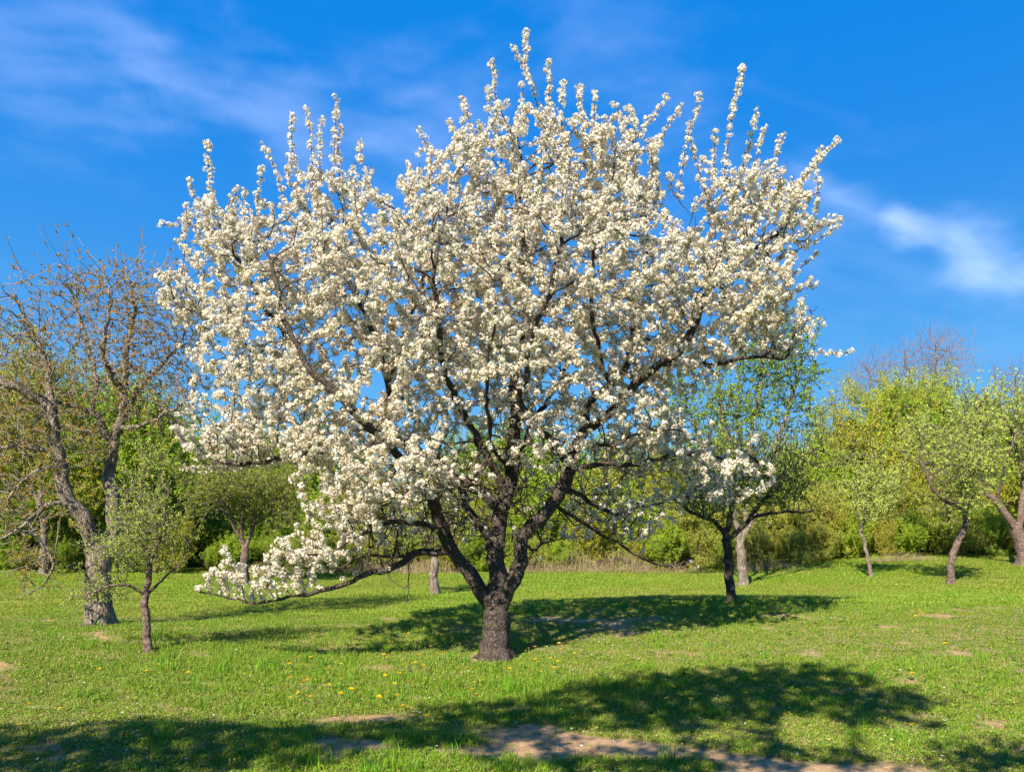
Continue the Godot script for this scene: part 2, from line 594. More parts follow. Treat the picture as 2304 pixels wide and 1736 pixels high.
	var lobes := px_lobes([
		[640, 585, 190, 120, 1.5, 0.1, 9.0], [430, 650, 85, 80, 0.9, 0.0, 3.0], [480, 520, 85, 85, 0.8, 0.1, 3.0], [700, 450, 80, 75, 0.8, 0.0, 2.2],
		[1130, 420, 185, 150, 1.7, 0.0, 9.0], [1325, 410, 115, 125, 1.4, 0.2, 6.0], [970, 480, 130, 140, 1.4, 0.0, 5.0],
		[1600, 500, 122, 125, 1.2, 0.0, 5.0], [1700, 470, 80, 90, 0.7, 0.0, 2.0], [880, 650, 270, 170, 2.5, -0.1, 16.0], [1240, 640, 270, 180, 2.6, -0.1, 17.0],
		[1510, 660, 190, 110, 1.9, 0.0, 9.0], [1660, 710, 100, 70, 1.1, 0.0, 3.0], [610, 790, 170, 130, 1.8, 0.1, 9.0], [530, 955, 145, 75, 1.1, -0.2, 6.5], [690, 930, 110, 90, 1.3, -0.2, 4.0],
		[850, 1030, 140, 80, 0.9, -1.2, 5.0], [760, 1110, 110, 65, 0.7, -0.8, 3.0], [680, 1190, 110, 50, 0.5, -0.6, 2.6], [560, 1255, 130, 38, 0.4, -0.6, 3.0],
		[1390, 970, 130, 70, 1.1, 0.4, 4.5], [1550, 1030, 130, 70, 1.0, 0.7, 5.0], [1060, 800, 250, 110, 2.3, -0.3, 7.0], [1370, 1110, 110, 70, 0.8, 0.9, 1.6],
		[1190, 970, 110, 55, 0.8, -0.7, 2.2], [1440, 790, 150, 70, 1.4, 0.0, 4.0], [1000, 1040, 90, 40, 0.6, -0.9, 1.4], [1060, 1110, 190, 90, 1.2, 0.2, 2.5], [990, 920, 180, 90, 1.6, 0.2, 2.0], [1330, 900, 130, 60, 1.2, -0.2, 3.5], [800, 920, 150, 90, 1.5, -0.4, 2.6], [1180, 870, 150, 90, 1.6, 0.2, 1.8], [720, 1000, 120, 60, 0.9, -0.7, 2.6], [1330, 1080, 140, 90, 0.9, 0.8, 2.0], [860, 1150, 120, 60, 0.7, -0.2, 1.5],
	], d, base)
	s.colonize(fill(lobes, 13000, 0.42), 0.08, 0.55, 0.108, 80, Vector3(0, 0.22, 0), rng)
	print("cherry nodes ", s.pos.size())
	# long young shoots, upright above the crown
	var shoots := [
		[440, 560, 447, 305], [412, 520, 408, 385], [505, 520, 512, 405], [528, 500, 530, 410], [610, 480, 568, 312], [655, 440, 630, 250], [668, 430, 662, 238], [705, 450, 726, 215], [692, 400, 694, 262],
		[735, 430, 735, 275], [768, 420, 778, 305], [780, 440, 806, 372], [375, 690, 344, 585], [430, 650, 393, 590], [420, 560, 378, 520], [420, 660, 345, 640], [395, 600, 395, 480],
		[1118, 260, 1137, 66], [1090, 300, 1066, 132], [1150, 280, 1184, 132], [1130, 260, 1106, 98], [1200, 300, 1218, 175], [1250, 300, 1248, 190], [1290, 320, 1284, 202], [945, 380, 903, 278], [1035, 330, 998, 208], [1075, 300, 1053, 190],
		[1340, 300, 1324, 222], [1385, 320, 1440, 212], [1425, 320, 1472, 228], [1370, 300, 1360, 225], [1495, 420, 1514, 205], [1490, 420, 1488, 270], [1560, 400, 1605, 148], [1590, 430, 1634, 238], [1612, 440, 1652, 275], [1640, 450, 1690, 295],
		[1545, 400, 1545, 280], [1740, 400, 1816, 298], [1650, 540, 1812, 472], [1680, 560, 1812, 488], [1690, 620, 1768, 545], [1690, 680, 1756, 606], [1670, 780, 1836, 762], [1690, 720, 1770, 690], [1660, 650, 1770, 612], [880, 430, 868, 390],
		[640, 900, 440, 872], [560, 860, 430, 770], [500, 760, 430, 715], [560, 830, 470, 810], [600, 1000, 395, 1010], [680, 1190, 585, 1185], [720, 1170, 640, 1140],
	]
	for q in shoots:
		var o := rng.randf_range(-0.5, 0.5)
		var a := P(q[0], q[1], d + o) - base
		var b := P(q[2], q[3], d + o) - base
		var hang := s.nearest(a)
		var bend := rdir() * 0.05
		s.limb([s.pos[hang], (s.pos[hang] + b) * 0.4 + b * 0.2 + bend, b], 0.009, 0.004, 0.075, 1)
	s.sprout(500, 0.45, 0.08, Vector3(0, 0.7, 0), rng)
	# thin bare water shoots and dead twigs on the inner boughs
	var heart := PackedInt32Array()
	for k in s.pos.size():
		var e := (s.pos[k] - Vector3(0.15, 1.9, 0.1)) / Vector3(1.9, 1.0, 1.6)
		if e.length() < 1.0 and s.pos[k].y > 0.95: heart.append(k)
	for k in 330:
		var at: int = heart[rng.randi() % heart.size()]
		var w := (rdir() + Vector3(0, 0.35, 0)).normalized()
		for j in rng.randi_range(3, 9):
			w = (w + rdir() * 0.35 + Vector3(0, 0.04, 0)).normalized()
			at = s.add(s.pos[at] + w * 0.08, at, 0.0, 2)
			if rng.randf() < 0.4: s.add(s.pos[at] + (w + rdir() * 0.9).normalized() * rng.randf_range(0.05, 0.14), at, 0.0, 2)
	s.thicken(0.0042, 2.45)
	# bare inside, near the trunk
	wood(s, root, M.cherry_bark, M.twig, 0.028, 0.38)
	var kinds := [blossom(16, 0.050), blossom(13, 0.052), blossom(19, 0.055), blossom(9, 0.044), blossom(14, 0.048)]
	var where := []
	var tint := []
	for k in kinds.size():
		var w: Array[Transform3D] = []
		where.append(w)
		tint.append(PackedColorArray())
	var total := 0
	for k in s.pos.size():
		if s.par[k] < 0 or s.rad[k] > 0.0135: continue
		var a := s.pos[s.par[k]]
		var b := s.pos[k]
		var each := 2.3
		if s.kind[k] == 2: each = 0.1
		elif s.kind[k] == 1: each = 2.3
		elif s.rad[k] > 0.0085: each = 0.55
		var inner := (b - Vector3(0.2, 1.45, 0.2)) / Vector3(1.5, 1.0, 1.5)
		if inner.length() < 1.0: each *= 0.13
		elif ((b - Vector3(0.15, 2.75, 0.0)) / Vector3(1.55, 0.95, 1.9)).length() < 1.0: each *= 0.5
		# the boughs that never see the sun bear little
		elif b.x > 0.9 and b.y < 2.5: each *= 0.5
		# blossom comes in patches, with stretches of bare wood between
		var patch := nb.get_noise_3d(b.x * 70.0, b.y * 70.0, b.z * 70.0)
		if s.kind[k] == 0: each *= clampf(0.92 + patch * 2.0, 0.08, 1.7)
		var m := int(each) + (1 if rng.randf() < each - int(each) else 0)
		for j in m:
			var off := rdir() * rng.randf_range(0.015, 0.045)
			var h := rng.randi() % kinds.size()
			var sz := rng.randf_range(0.42, 0.92)
			where[h].append(Transform3D(rbasis(off + Vector3(0, 0.02, 0)).scaled(Vector3(sz, sz, sz)), a.lerp(b, rng.randf_range(0.6, 1.0)) + off))
			var f := rng.randf_range(0.9, 1.0)
			tint[h].append(Color(f, f * rng.randf_range(0.975, 1.0), f * rng.randf_range(0.93, 1.0)))
			total += 1
	print("blossoms ", total)
	for k in kinds.size():
		var o := scatter("blossoms", kinds[k], where[k], tint[k], M.petal, root)
		o.set_meta("kind", "stuff")


# ---------------------------------------------------------------- the other trees
func build_tree(q: Dictionary) -> Node3D:
	rng.seed = q.seed
	var base: Vector3 = q.at if q.has("at") else ground_at(q.foot[0], q.foot[1])
	var d := -base.z
	var root := thing(q.name, base, q.label, q.get("category", "tree"), q.get("group", ""))
	var s := Skel.new()
	for l in q.limbs:
		var line: Array = px_line(l[0], d, base) if not q.has("at") else l[0]
		if s.pos.is_empty(): line[0] = Vector3(0, -0.12, 0)
		s.limb(line, l[1], l[2], q.get("step", 0.12))
	var lobes: Array = px_lobes(q.lobes, d, base) if not q.has("at") else q.lobes
	var step: float = q.get("step", 0.12)
	s.colonize(fill(clumps(lobes, 6) + (lobes if q.has("full") else []), q.points, q.get("shell", 0.4)), step, q.get("reach", step * 9.0), q.get("kill", step * 1.15), q.get("rounds", 70), q.get("lean", Vector3(0, 0.08, 0)), rng)
	if q.has("sprouts"): s.sprout(q.sprouts, q.get("sprout_long", step * 9.0), step, q.get("sprout_lean", Vector3(0, 0.5, 0)), rng)
	s.thicken(q.get("tip", 0.004), q.get("power", 2.4))
	wood(s, root, q.bark, q.twig, q.get("branch_from", 0.03), q.get("flare", 0.25))
	if q.has("leaves"):
		var l: Dictionary = q.leaves
		merged_leafy(s, root, "crown", l.mesh, M.leaf, l.get("most", 0.012), l.each, l.get("size", Vector2(0.8, 1.2)), l.tints, l.get("off", 0.08), l.get("up", 0.4))
	print(q.name, " ", base, " nodes ", s.pos.size())
	return root


func orchard() -> void:
	var small_leaf := sprig(6, 0.045, 0.022, 0.04, [Color(0.36, 0.42, 0.06), Color(0.27, 0.35, 0.045), Color(0.46, 0.48, 0.16)])
	var bud := sprig(5, 0.055, 0.02, 0.025, [Color(0.34, 0.25, 0.06), Color(0.28, 0.27, 0.06), Color(0.40, 0.22, 0.06)])
	var fresh := sprig(6, 0.075, 0.04, 0.06, [Color(0.20, 0.31, 0.025), Color(0.26, 0.36, 0.03), Color(0.30, 0.38, 0.05)])
	var pale := sprig(7, 0.06, 0.03, 0.05, [Color(0.44, 0.50, 0.11), Color(0.34, 0.43, 0.06), Color(0.56, 0.57, 0.26)])
	var white := [Color(1, 1, 1)]
	build_tree({"name": "half_bare_tree", "label": "tall half-bare grey tree with forked trunk and brown opening buds", "seed": 3, "foot": [213, 1352],
		"limbs": [
			[[[213, 1352], [214, 1290], [213, 1230], [216, 1185]], 0.20, 0.17], [[[214, 1200], [196, 1150, -0.1], [165, 1095, -0.2], [140, 1045, -0.3], [123, 960, -0.4], [112, 900, -0.5], [85, 860, -0.6], [30, 830, -0.8], [-60, 800, -1.0]], 0.13, 0.05],
			[[[112, 900, -0.5], [105, 840, -0.3], [90, 770, -0.1], [60, 700, 0.1], [30, 640, 0.2]], 0.06, 0.02], [[[218, 1195], [238, 1150, 0.2], [242, 1085, 0.3], [238, 1010, 0.4], [248, 940, 0.4], [268, 890, 0.4], [268, 830, 0.4], [272, 760, 0.4], [290, 680, 0.4], [285, 610, 0.3]], 0.12, 0.02],
			[[[245, 960, 0.4], [215, 905, 0.2], [198, 890, 0.1], [165, 880, 0.0], [110, 870, -0.2]], 0.06, 0.025], [[[198, 890, 0.1], [205, 820, 0.2], [180, 720, 0.4], [165, 640, 0.6]], 0.04, 0.015],
			[[[268, 850, 0.4], [230, 790, 0.0], [222, 720, -0.2], [240, 640, -0.3], [215, 590, -0.3]], 0.05, 0.015], [[[268, 890, 0.4], [310, 830, 0.6], [350, 790, 0.8], [390, 740, 0.9]], 0.05, 0.015],
			[[[258, 930, 0.4], [310, 915, 0.2], [360, 890, 0.0], [420, 860, 0.0]], 0.045, 0.012], [[[123, 970, -0.4], [60, 960, -0.6], [10, 965, -0.8], [-50, 950, -0.8]], 0.05, 0.02],
			[[[150, 1075, -0.25], [100, 1090, -0.5], [40, 1140, -0.8], [-20, 1180, -0.9]], 0.04, 0.012], [[[130, 1010, -0.3], [60, 1030, -0.6], [10, 1080, -0.8]], 0.03, 0.01], [[[85, 1140, -0.7], [110, 1200, -0.9], [90, 1260, -1.0], [40, 1290, -1.0]], 0.015, 0.006],
		],
		"lobes": [[300, 690, 130, 130, 1.3, 0.3, 10], [380, 790, 80, 100, 0.9, 0.5, 4], [170, 640, 70, 60, 0.9, 0.3, 2], [50, 720, 130, 100, 1.3, 0.0, 6], [60, 870, 150, 100, 1.4, -0.5, 7], [240, 800, 110, 90, 1.2, 0.1, 5], [360, 890, 80, 60, 0.8, 0.1, 3], [20, 1100, 90, 110, 0.8, -0.8, 4], [90, 1230, 60, 60, 0.5, -0.9, 1.4], [140, 960, 110, 70, 1.0, -0.2, 3]],
		"points": 6000, "kill": 0.085, "step": 0.088, "sprouts": 450, "bark": M.grey_bark, "twig": M.grey_twig, "tip": 0.0040, "power": 2.45, "full": true, "lean": Vector3(0, 0.12, 0),
		"leaves": {"mesh": bud, "each": 0.42, "most": 0.007, "tints": [Color(1, 1, 1), Color(0.85, 0.95, 0.7), Color(1.1, 0.95, 0.8)], "off": 0.03}})
	build_tree({"name": "young_fruit_tree", "label": "small young fruit tree with slim trunk and low spreading pale green crown", "seed": 4, "foot": [321, 1409],
		"limbs": [[[[321, 1409], [318, 1360], [315, 1310], [316, 1285]], 0.055, 0.045], [[[316, 1290], [322, 1240, 0.1], [318, 1180, 0.1], [300, 1100, 0.1], [310, 1010, 0.1]], 0.035, 0.01], [[[316, 1287], [290, 1272, -0.1], [260, 1265, -0.2], [220, 1275, -0.3], [180, 1285, -0.4]], 0.022, 0.006], [[[318, 1285], [340, 1262, 0.1], [375, 1230, 0.2], [405, 1200, 0.3]], 0.022, 0.006], [[[320, 1230], [350, 1150, -0.2], [360, 1080, -0.3]], 0.015, 0.006], [[[318, 1190], [275, 1130, -0.2], [255, 1060, -0.2]], 0.015, 0.006]],
		"lobes": [[320, 1200, 110, 70, 0.7, 0.0, 6], [310, 1090, 90, 100, 0.7, 0.0, 6], [215, 1275, 70, 35, 0.4, -0.2, 2], [320, 1000, 60, 50, 0.4, 0.0, 1.5]],
		"points": 2640, "step": 0.050, "sprouts": 330, "bark": M.plum_bark, "twig": M.plum_twig, "tip": 0.0028, "branch_from": 0.018,
		"leaves": {"mesh": sprig(5, 0.028, 0.013, 0.03, [Color(0.40, 0.46, 0.07), Color(0.30, 0.38, 0.05), Color(0.56, 0.57, 0.24)]), "each": 0.55, "most": 0.006, "tints": [Color(1, 1, 1), Color(0.85, 0.9, 0.8), Color(1.1, 1.1, 1.2)], "off": 0.04}})
	build_tree({"name": "orchard_tree", "label": "orchard tree with olive green leaves and greyish trunk before the wood", "seed": 5, "foot": [527, 1262],
		"limbs": [[[[527, 1262], [528, 1215], [530, 1180]], 0.14, 0.12], [[[530, 1185], [522, 1130], [530, 1080], [525, 1020]], 0.09, 0.03], [[[532, 1180], [555, 1120, 0.3], [590, 1070, 0.5]], 0.06, 0.02], [[[527, 1170], [490, 1110, -0.3], [460, 1050, -0.5]], 0.06, 0.02]],
		"lobes": [[525, 1090, 125, 95, 2.0, 0.0, 8], [460, 1060, 80, 70, 1.2, 0.0, 3], [600, 1090, 60, 60, 1.0, 0.0, 2]], "points": 3120, "step": 0.108, "sprouts": 390, "bark": M.plum_bark, "twig": M.plum_twig, "tip": 0.006,
		"leaves": {"mesh": sprig(6, 0.055, 0.027, 0.07, [Color(0.30, 0.34, 0.05), Color(0.40, 0.44, 0.07), Color(0.24, 0.26, 0.05)]), "each": 1.1, "most": 0.012, "tints": [Color(1, 1, 1), Color(0.8, 0.85, 0.8)], "off": 0.10}})
	build_tree({"name": "orchard_tree", "label": "greenish orchard tree half hidden behind the blossoming cherry, only its trunk clear", "seed": 6, "foot": [937, 1286],
		"limbs": [[[[937, 1286], [938, 1240], [940, 1205]], 0.115, 0.10], [[[940, 1210], [920, 1160], [890, 1110]], 0.06, 0.02], [[[940, 1205], [965, 1150], [985, 1090]], 0.06, 0.02]],
		"lobes": [[930, 1120, 110, 70, 1.3, 0.0, 5]], "points": 1680, "step": 0.094, "sprouts": 210, "bark": M.grey_bark, "twig": M.plum_twig, "tip": 0.005,
		"leaves": {"mesh": small_leaf, "each": 1.0, "most": 0.012, "tints": white, "off": 0.1}})
	build_tree({"name": "orchard_tree", "label": "dark-trunked orchard tree with wide low crown standing in the cherry's shadow", "seed": 8, "foot": [1580, 1304],
		"limbs": [[[[1580, 1304], [1577, 1240], [1572, 1180], [1570, 1160]], 0.095, 0.08], [[[1570, 1165], [1555, 1135], [1520, 1120, -0.3], [1470, 1090, -0.6]], 0.05, 0.018], [[[1572, 1160], [1580, 1100, 0.1], [1575, 1020, 0.2], [1590, 950, 0.2]], 0.06, 0.02], [[[1575, 1170], [1610, 1135, 0.2], [1660, 1110, 0.4], [1760, 1105, 0.6]], 0.05, 0.015], [[[1615, 1130, 0.2], [1660, 1070, 0.2], [1720, 1010, 0.3], [1760, 970, 0.3]], 0.04, 0.014], [[[1576, 1080, 0.1], [1620, 1000, -0.3], [1650, 930, -0.4]], 0.035, 0.012]],
		"lobes": [[1610, 1050, 160, 85, 1.9, 0.0, 8], [1720, 1010, 80, 80, 1.1, 0.2, 4], [1510, 1080, 90, 50, 1.0, -0.2, 3]], "points": 3600, "step": 0.094, "sprouts": 450, "bark": M.cherry_bark, "twig": M.twig, "tip": 0.005,
		"leaves": {"mesh": small_leaf, "each": 0.6, "most": 0.010, "tints": [Color(0.9, 1.0, 0.8), Color(0.7, 0.8, 0.6)], "off": 0.08}})
	build_tree({"name": "tall_fruit_tree", "label": "tall upright fruit tree with pale trunk and sparse bright green leaves against the sky", "seed": 9, "foot": [1605, 1266],
		"limbs": [[[[1605, 1266], [1604, 1220], [1600, 1175]], 0.15, 0.13], [[[1600, 1180], [1590, 1120], [1575, 1000], [1560, 880], [1545, 760]], 0.09, 0.02], [[[1602, 1175], [1610, 1100], [1620, 980], [1640, 860], [1650, 740], [1660, 670]], 0.09, 0.018], [[[1605, 1175], [1640, 1090], [1680, 960], [1710, 850], [1740, 780]], 0.06, 0.015], [[[1595, 1150], [1550, 1050], [1500, 920], [1470, 850]], 0.06, 0.015], [[[1615, 1040], [1600, 900, 0.5], [1600, 780, 0.7]], 0.04, 0.015]],
		"lobes": [[1600, 830, 150, 130, 2.2, 0.0, 8], [1690, 800, 90, 120, 1.5, 0.0, 5], [1480, 860, 70, 70, 1.2, 0.0, 3], [1660, 710, 60, 60, 0.8, 0.0, 2], [1450, 900, 70, 60, 1.0, 0.0, 2], [1740, 870, 60, 80, 1.0, 0.0, 2.5]], "points": 3120, "step": 0.115, "sprouts": 390, "lean": Vector3(0, 0.3, 0), "bark": M.grey_bark, "twig": M.plum_twig, "tip": 0.006,
		"leaves": {"mesh": fresh, "each": 0.5, "most": 0.012, "tints": [Color(1, 1, 1), Color(0.8, 0.9, 0.8)], "off": 0.10}})
	build_tree({"name": "sapling", "label": "slender sapling with thin slanting pale trunk and bright yellow-green crown", "seed": 10, "foot": [1883, 1248],
		"limbs": [[[[1883, 1248], [1876, 1205], [1866, 1165], [1862, 1140]], 0.065, 0.05], [[[1864, 1150], [1872, 1090], [1885, 1030]], 0.04, 0.012], [[[1862, 1145], [1850, 1090], [1845, 1040]], 0.03, 0.012]],
		"lobes": [[1878, 1090, 65, 80, 1.2, 0.0, 5], [1870, 1040, 45, 45, 0.8, 0.0, 2]], "points": 1440, "step": 0.101, "sprouts": 180, "bark": M.grey_bark, "twig": M.plum_twig, "tip": 0.005,
		"leaves": {"mesh": sprig(6, 0.06, 0.03, 0.07, [Color(0.38, 0.48, 0.06), Color(0.50, 0.56, 0.16)]), "each": 1.0, "most": 0.012, "tints": white, "off": 0.12}})
	build_tree({"name": "crooked_fruit_tree", "label": "small crooked fruit tree with bent reddish-brown trunk and thin pale crown", "seed": 12, "foot": [2052, 1262],
		"limbs": [[[[2052, 1262], [2056, 1215], [2064, 1180], [2082, 1150], [2088, 1125], [2080, 1100]], 0.10, 0.08], [[[2080, 1105], [2085, 1060], [2078, 1000], [2090, 940]], 0.05, 0.015], [[[2078, 1100], [2040, 1075, -0.3], [2010, 1050, -0.5], [1985, 990, -0.6]], 0.04, 0.014], [[[2083, 1110], [2110, 1060, 0.3], [2130, 1000, 0.4]], 0.035, 0.014]],
		"lobes": [[2050, 1020, 95, 85, 1.5, 0.0, 6], [2000, 980, 60, 60, 0.9, 0.0, 3], [2100, 960, 60, 60, 0.9, 0.0, 2]], "points": 2160, "step": 0.101, "sprouts": 270, "bark": M.plum_bark, "twig": M.plum_twig, "tip": 0.006,
		"leaves": {"mesh": pale, "each": 0.5, "most": 0.012, "tints": [Color(0.9, 0.9, 0.85), Color(0.75, 0.8, 0.7)], "off": 0.1}})
	build_tree({"name": "leaning_fruit_tree", "label": "large leaning fruit tree with whitish green crown reaching out over the meadow", "seed": 13, "foot": [2214, 1222],
		"limbs": [[[[2214, 1222], [2208, 1170], [2196, 1140]], 0.24, 0.19], [[[2196, 1145], [2172, 1100], [2140, 1060], [2118, 1020], [2090, 975], [2040, 930], [1990, 910]], 0.13, 0.02], [[[2198, 1140], [2215, 1050, 0.3], [2190, 950, 0.5], [2160, 880, 0.6]], 0.12, 0.02], [[[2118, 1020], [2125, 950, -0.4], [2110, 880, -0.6]], 0.06, 0.02], [[[2205, 1130], [2250, 1040, -0.5], [2280, 950, -0.6]], 0.10, 0.02], [[[2160, 1085], [2175, 1000, -0.6], [2200, 930, -0.9]], 0.06, 0.02]],
		"lobes": [[2050, 935, 90, 60, 1.6, 0.0, 5], [2140, 890, 100, 70, 1.8, 0.0, 7], [2240, 930, 110, 100, 2.0, 0.0, 8], [2120, 1000, 70, 50, 1.2, 0.0, 2], [2260, 1060, 80, 60, 1.3, 0.0, 3]], "points": 3600, "step": 0.115, "sprouts": 450, "bark": M.plum_bark, "twig": M.plum_twig, "tip": 0.006,
		"leaves": {"mesh": pale, "each": 0.7, "most": 0.013, "tints": [Color(1, 1, 1), Color(0.85, 0.9, 0.8)], "off": 0.12}})


# ---------------------------------------------------------------- the wood behind
func woodland() -> void:
	var lime := sprig(9, 0.10, 0.05, 0.15, [Color(0.29, 0.39, 0.028), Color(0.38, 0.45, 0.04), Color(0.21, 0.33, 0.026)])
	var willow := sprig(11, 0.13, 0.035, 0.17, [Color(0.40, 0.47, 0.04), Color(0.32, 0.42, 0.035), Color(0.44, 0.46, 0.07)])
	var olive := sprig(8, 0.075, 0.038, 0.13, [Color(0.40, 0.43, 0.06), Color(0.32, 0.37, 0.045), Color(0.50, 0.50, 0.13)])
	var deep := sprig(9, 0.09, 0.045, 0.13, [Color(0.14, 0.26, 0.022), Color(0.20, 0.32, 0.028), Color(0.27, 0.36, 0.03)])
	var bronze := sprig(8, 0.09, 0.04, 0.14, [Color(0.42, 0.30, 0.05), Color(0.40, 0.37, 0.05), Color(0.36, 0.40, 0.04)])
	var two := [Color(1.1, 1.08, 1), Color(0.85, 0.92, 0.8), Color(1.25, 1.15, 1.1), Color(0.95, 0.8, 0.8), Color(0.75, 0.82, 0.8)]
	var back := func(called: String, label: String, seed_: int, px: float, d: float, lobes: Array, points: int, mesh: Mesh, each: float, bark: Material, twig: Material, step: float, group: String, tall: float):
		var p := P(px, HZ, d)
		p.y = gh(p.x, p.z) - 0.05
		var out := []
		var stems := [[[Vector3.ZERO, Vector3(0.1, tall * 0.25, 0), Vector3(-0.05, tall * 0.45, 0.1)], tall * 0.022, tall * 0.014]]
		for l in lobes:
			var c := P(l[0], l[1], d + l[5]) - p
			out.append([c, Vector3(l[2] / F * d, l[3] / F * d, l[4]), l[6]])
			stems.append([[Vector3(0, tall * 0.4, 0), c * Vector3(0.5, 0.5, 0.5) + Vector3(0, tall * 0.24, 0), c + Vector3(0, l[3] / F * d * 0.5, 0)], tall * 0.011, tall * 0.003])
		var q := {"name": called, "label": label, "seed": seed_, "at": p, "limbs": stems, "lobes": out, "points": points, "step": step, "bark": bark, "twig": twig, "tip": 0.0065, "branch_from": 0.06, "group": group, "sprouts": points / 12, "shell": 0.5, "lean": Vector3(0, 0.15, 0), "rounds": 80, "reach": step * 9.0}
		if mesh == null: q.full = true
		if mesh: q.leaves = {"mesh": mesh, "each": each, "most": 0.022, "tints": two, "off": step * 0.9}
		build_tree(q)
	var wd := "trees of the wood behind the meadow"
	back.call("yellow_green_tree", "rounded yellow-green tree rising above the hedge before bare twigs", 41, 1935, 42.0, [[1935, 890, 90, 80, 2.6, 0, 6], [1860, 950, 80, 70, 2.2, 0, 4], [1990, 960, 60, 70, 2.0, 0, 3], [1920, 1020, 110, 70, 2.4, 0, 4]], 4500, willow, 1.6, M.grey_bark, M.grey_twig, 0.21, wd, 9.0)
	back.call("green_tree", "vivid green tree beside the rounded yellow-green tree", 42, 2040, 39.0, [[2040, 930, 60, 50, 1.8, 0, 4], [2010, 1020, 70, 60, 2.0, 0, 4], [2100, 960, 60, 60, 2.0, 0, 3]], 3000, lime, 1.8, M.grey_bark, M.grey_twig, 0.20, wd, 7.5)
	back.call("bare_tree", "tall leafless tree with fine reddish twigs above the rounded yellow-green tree", 43, 2010, 58.0, [[2025, 795, 80, 95, 2.8, 0, 8], [1955, 800, 60, 60, 2.0, 0, 3]], 4500, null, 0.0, M.grey_bark, M.red_twig, 0.17, wd, 15.0)
	back.call("bare_tree", "thin leafless tree with wispy twigs between the cherry and the rounded yellow-green tree", 44, 1880, 60.0, [[1880, 830, 60, 60, 2.4, 0, 6], [1840, 860, 40, 40, 2.0, 0, 3]], 2700, null, 0.0, M.grey_bark, M.red_twig, 0.19, wd, 13.0)
	back.call("bare_tree", "leafless reddish tree behind the large leaning fruit tree", 45, 2205, 56.0, [[2195, 840, 50, 60, 2.2, 0, 5]], 2100, null, 0.0, M.grey_bark, M.red_twig, 0.19, wd, 13.0)
	back.call("grey_green_tree", "greyish green tree at the hedge below the rounded yellow-green tree", 46, 1800, 38.0, [[1800, 1000, 70, 80, 2.0, 0, 5], [1760, 1060, 70, 60, 2.0, 0, 3]], 2700, olive, 1.8, M.grey_bark, M.grey_twig, 0.18, wd, 6.0)
	back.call("green_tree", "vivid green tree in full leaf behind the half-bare grey tree", 47, 330, 30.0, [[330, 960, 90, 90, 2.0, 0, 6], [270, 900, 60, 60, 1.6, 0, 3], [390, 1010, 60, 60, 1.6, 0, 3], [240, 1010, 70, 70, 1.6, 0, 3]], 4500, lime, 1.5, M.grey_bark, M.grey_twig, 0.17, wd, 6.0)
	back.call("green_tree", "green and bronze tree at the hedge, seen through half-bare grey boughs", 48, 90, 29.0, [[90, 880, 110, 110, 2.0, 0, 6], [20, 1000, 100, 100, 2.0, 0, 4], [150, 1010, 80, 90, 1.6, 0, 3]], 4500, bronze, 1.5, M.grey_bark, M.grey_twig, 0.17, wd, 6.5)
	back.call("green_tree", "green tree rising behind the bronze tree and the hedge", 49, 10, 34.0, [[0, 900, 110, 110, 2.4, 0, 6], [130, 960, 80, 90, 2.0, 0, 4]], 3600, lime, 1.5, M.grey_bark, M.grey_twig, 0.20, wd, 7.0)
	back.call("green_tree", "fresh green tree seen through the middle of the cherry's boughs", 50, 1020, 40.0, [[1010, 1010, 90, 60, 2.2, 0, 5], [1090, 980, 60, 50, 2.0, 0, 3]], 2400, lime, 1.5, M.grey_bark, M.grey_twig, 0.21, wd, 6.0)
	back.call("green_tree", "light green tree behind the hedge beyond the cherry's low bough", 51, 690, 42.0, [[690, 1070, 70, 40, 2.2, 0, 4], [760, 1060, 60, 40, 2.0, 0, 3]], 2100, lime, 1.2, M.grey_bark, M.grey_twig, 0.21, wd, 5.0)
	# shrubs of the hedge, five kinds, each copied along the edge of the meadow
	var kinds := []
	var label := ["lime green shrub", "olive twiggy shrub", "deep green shrub", "bronze-leaved shrub", ""]
	var names := ["lime_shrub", "olive_shrub", "green_shrub", "bronze_shrub", "dry_thicket"]
	var meshes := [lime, olive, deep, bronze, null]
	for k in 5:
		rng.seed = 60 + k
		var s := Skel.new()
		s.add(Vector3(0, -0.1, 0), -1, 0.03)
		if k < 4:
			for j in 7:
				var a := TAU * j / 7.0 + rng.randf()
				var o := Vector3(cos(a), 0, sin(a))
				s.limb([Vector3.ZERO, o * 0.5 + Vector3(0, 0.9, 0), o * rng.randf_range(0.7, 1.2) + Vector3(0, rng.randf_range(1.8, 2.6), 0)], 0.025, 0.008, 0.2)
			s.colonize(fill(clumps([[Vector3(0, 1.5, 0), Vector3(1.6, 1.4, 1.4), 6.0], [Vector3(0.5, 2.3, 0.2), Vector3(0.9, 0.9, 0.9), 2.0], [Vector3(-0.7, 2.0, -0.2), Vector3(0.8, 0.9, 0.8), 2.0], [Vector3(0, 0.5, 0.6), Vector3(1.5, 0.5, 1.0), 3.0]], 5), 2600, 0.48), 0.14, 1.0, 0.17, 40, Vector3(0, 0.1, 0), rng)
			s.sprout(170, 1.0, 0.14, Vector3(0, 0.8, 0), rng)
		else:
			for j in 380:
				var o := Vector3(rng.randf_range(-1.5, 1.5), -0.05, rng.randf_range(-0.7, 0.7))
				var h := rng.randf_range(0.2, 1.25) * (1.0 - 0.4 * absf(o.x)) * (0.6 + 0.5 * absf(sin(o.x * 3.1)))
				var b := rdir() * 0.5
				var at := s.add(o, -1, 0.006)
				at = s.add(o + Vector3(b.x * 0.3, h * 0.6, b.z * 0.3), at, 0.005)
				at = s.add(o + Vector3(b.x * 0.7, h, b.z * 0.7), at, 0.004)
				s.add(o + Vector3(b.x * 1.3, h * rng.randf_range(0.7, 1.0), b.z * 1.3), at, 0.003)
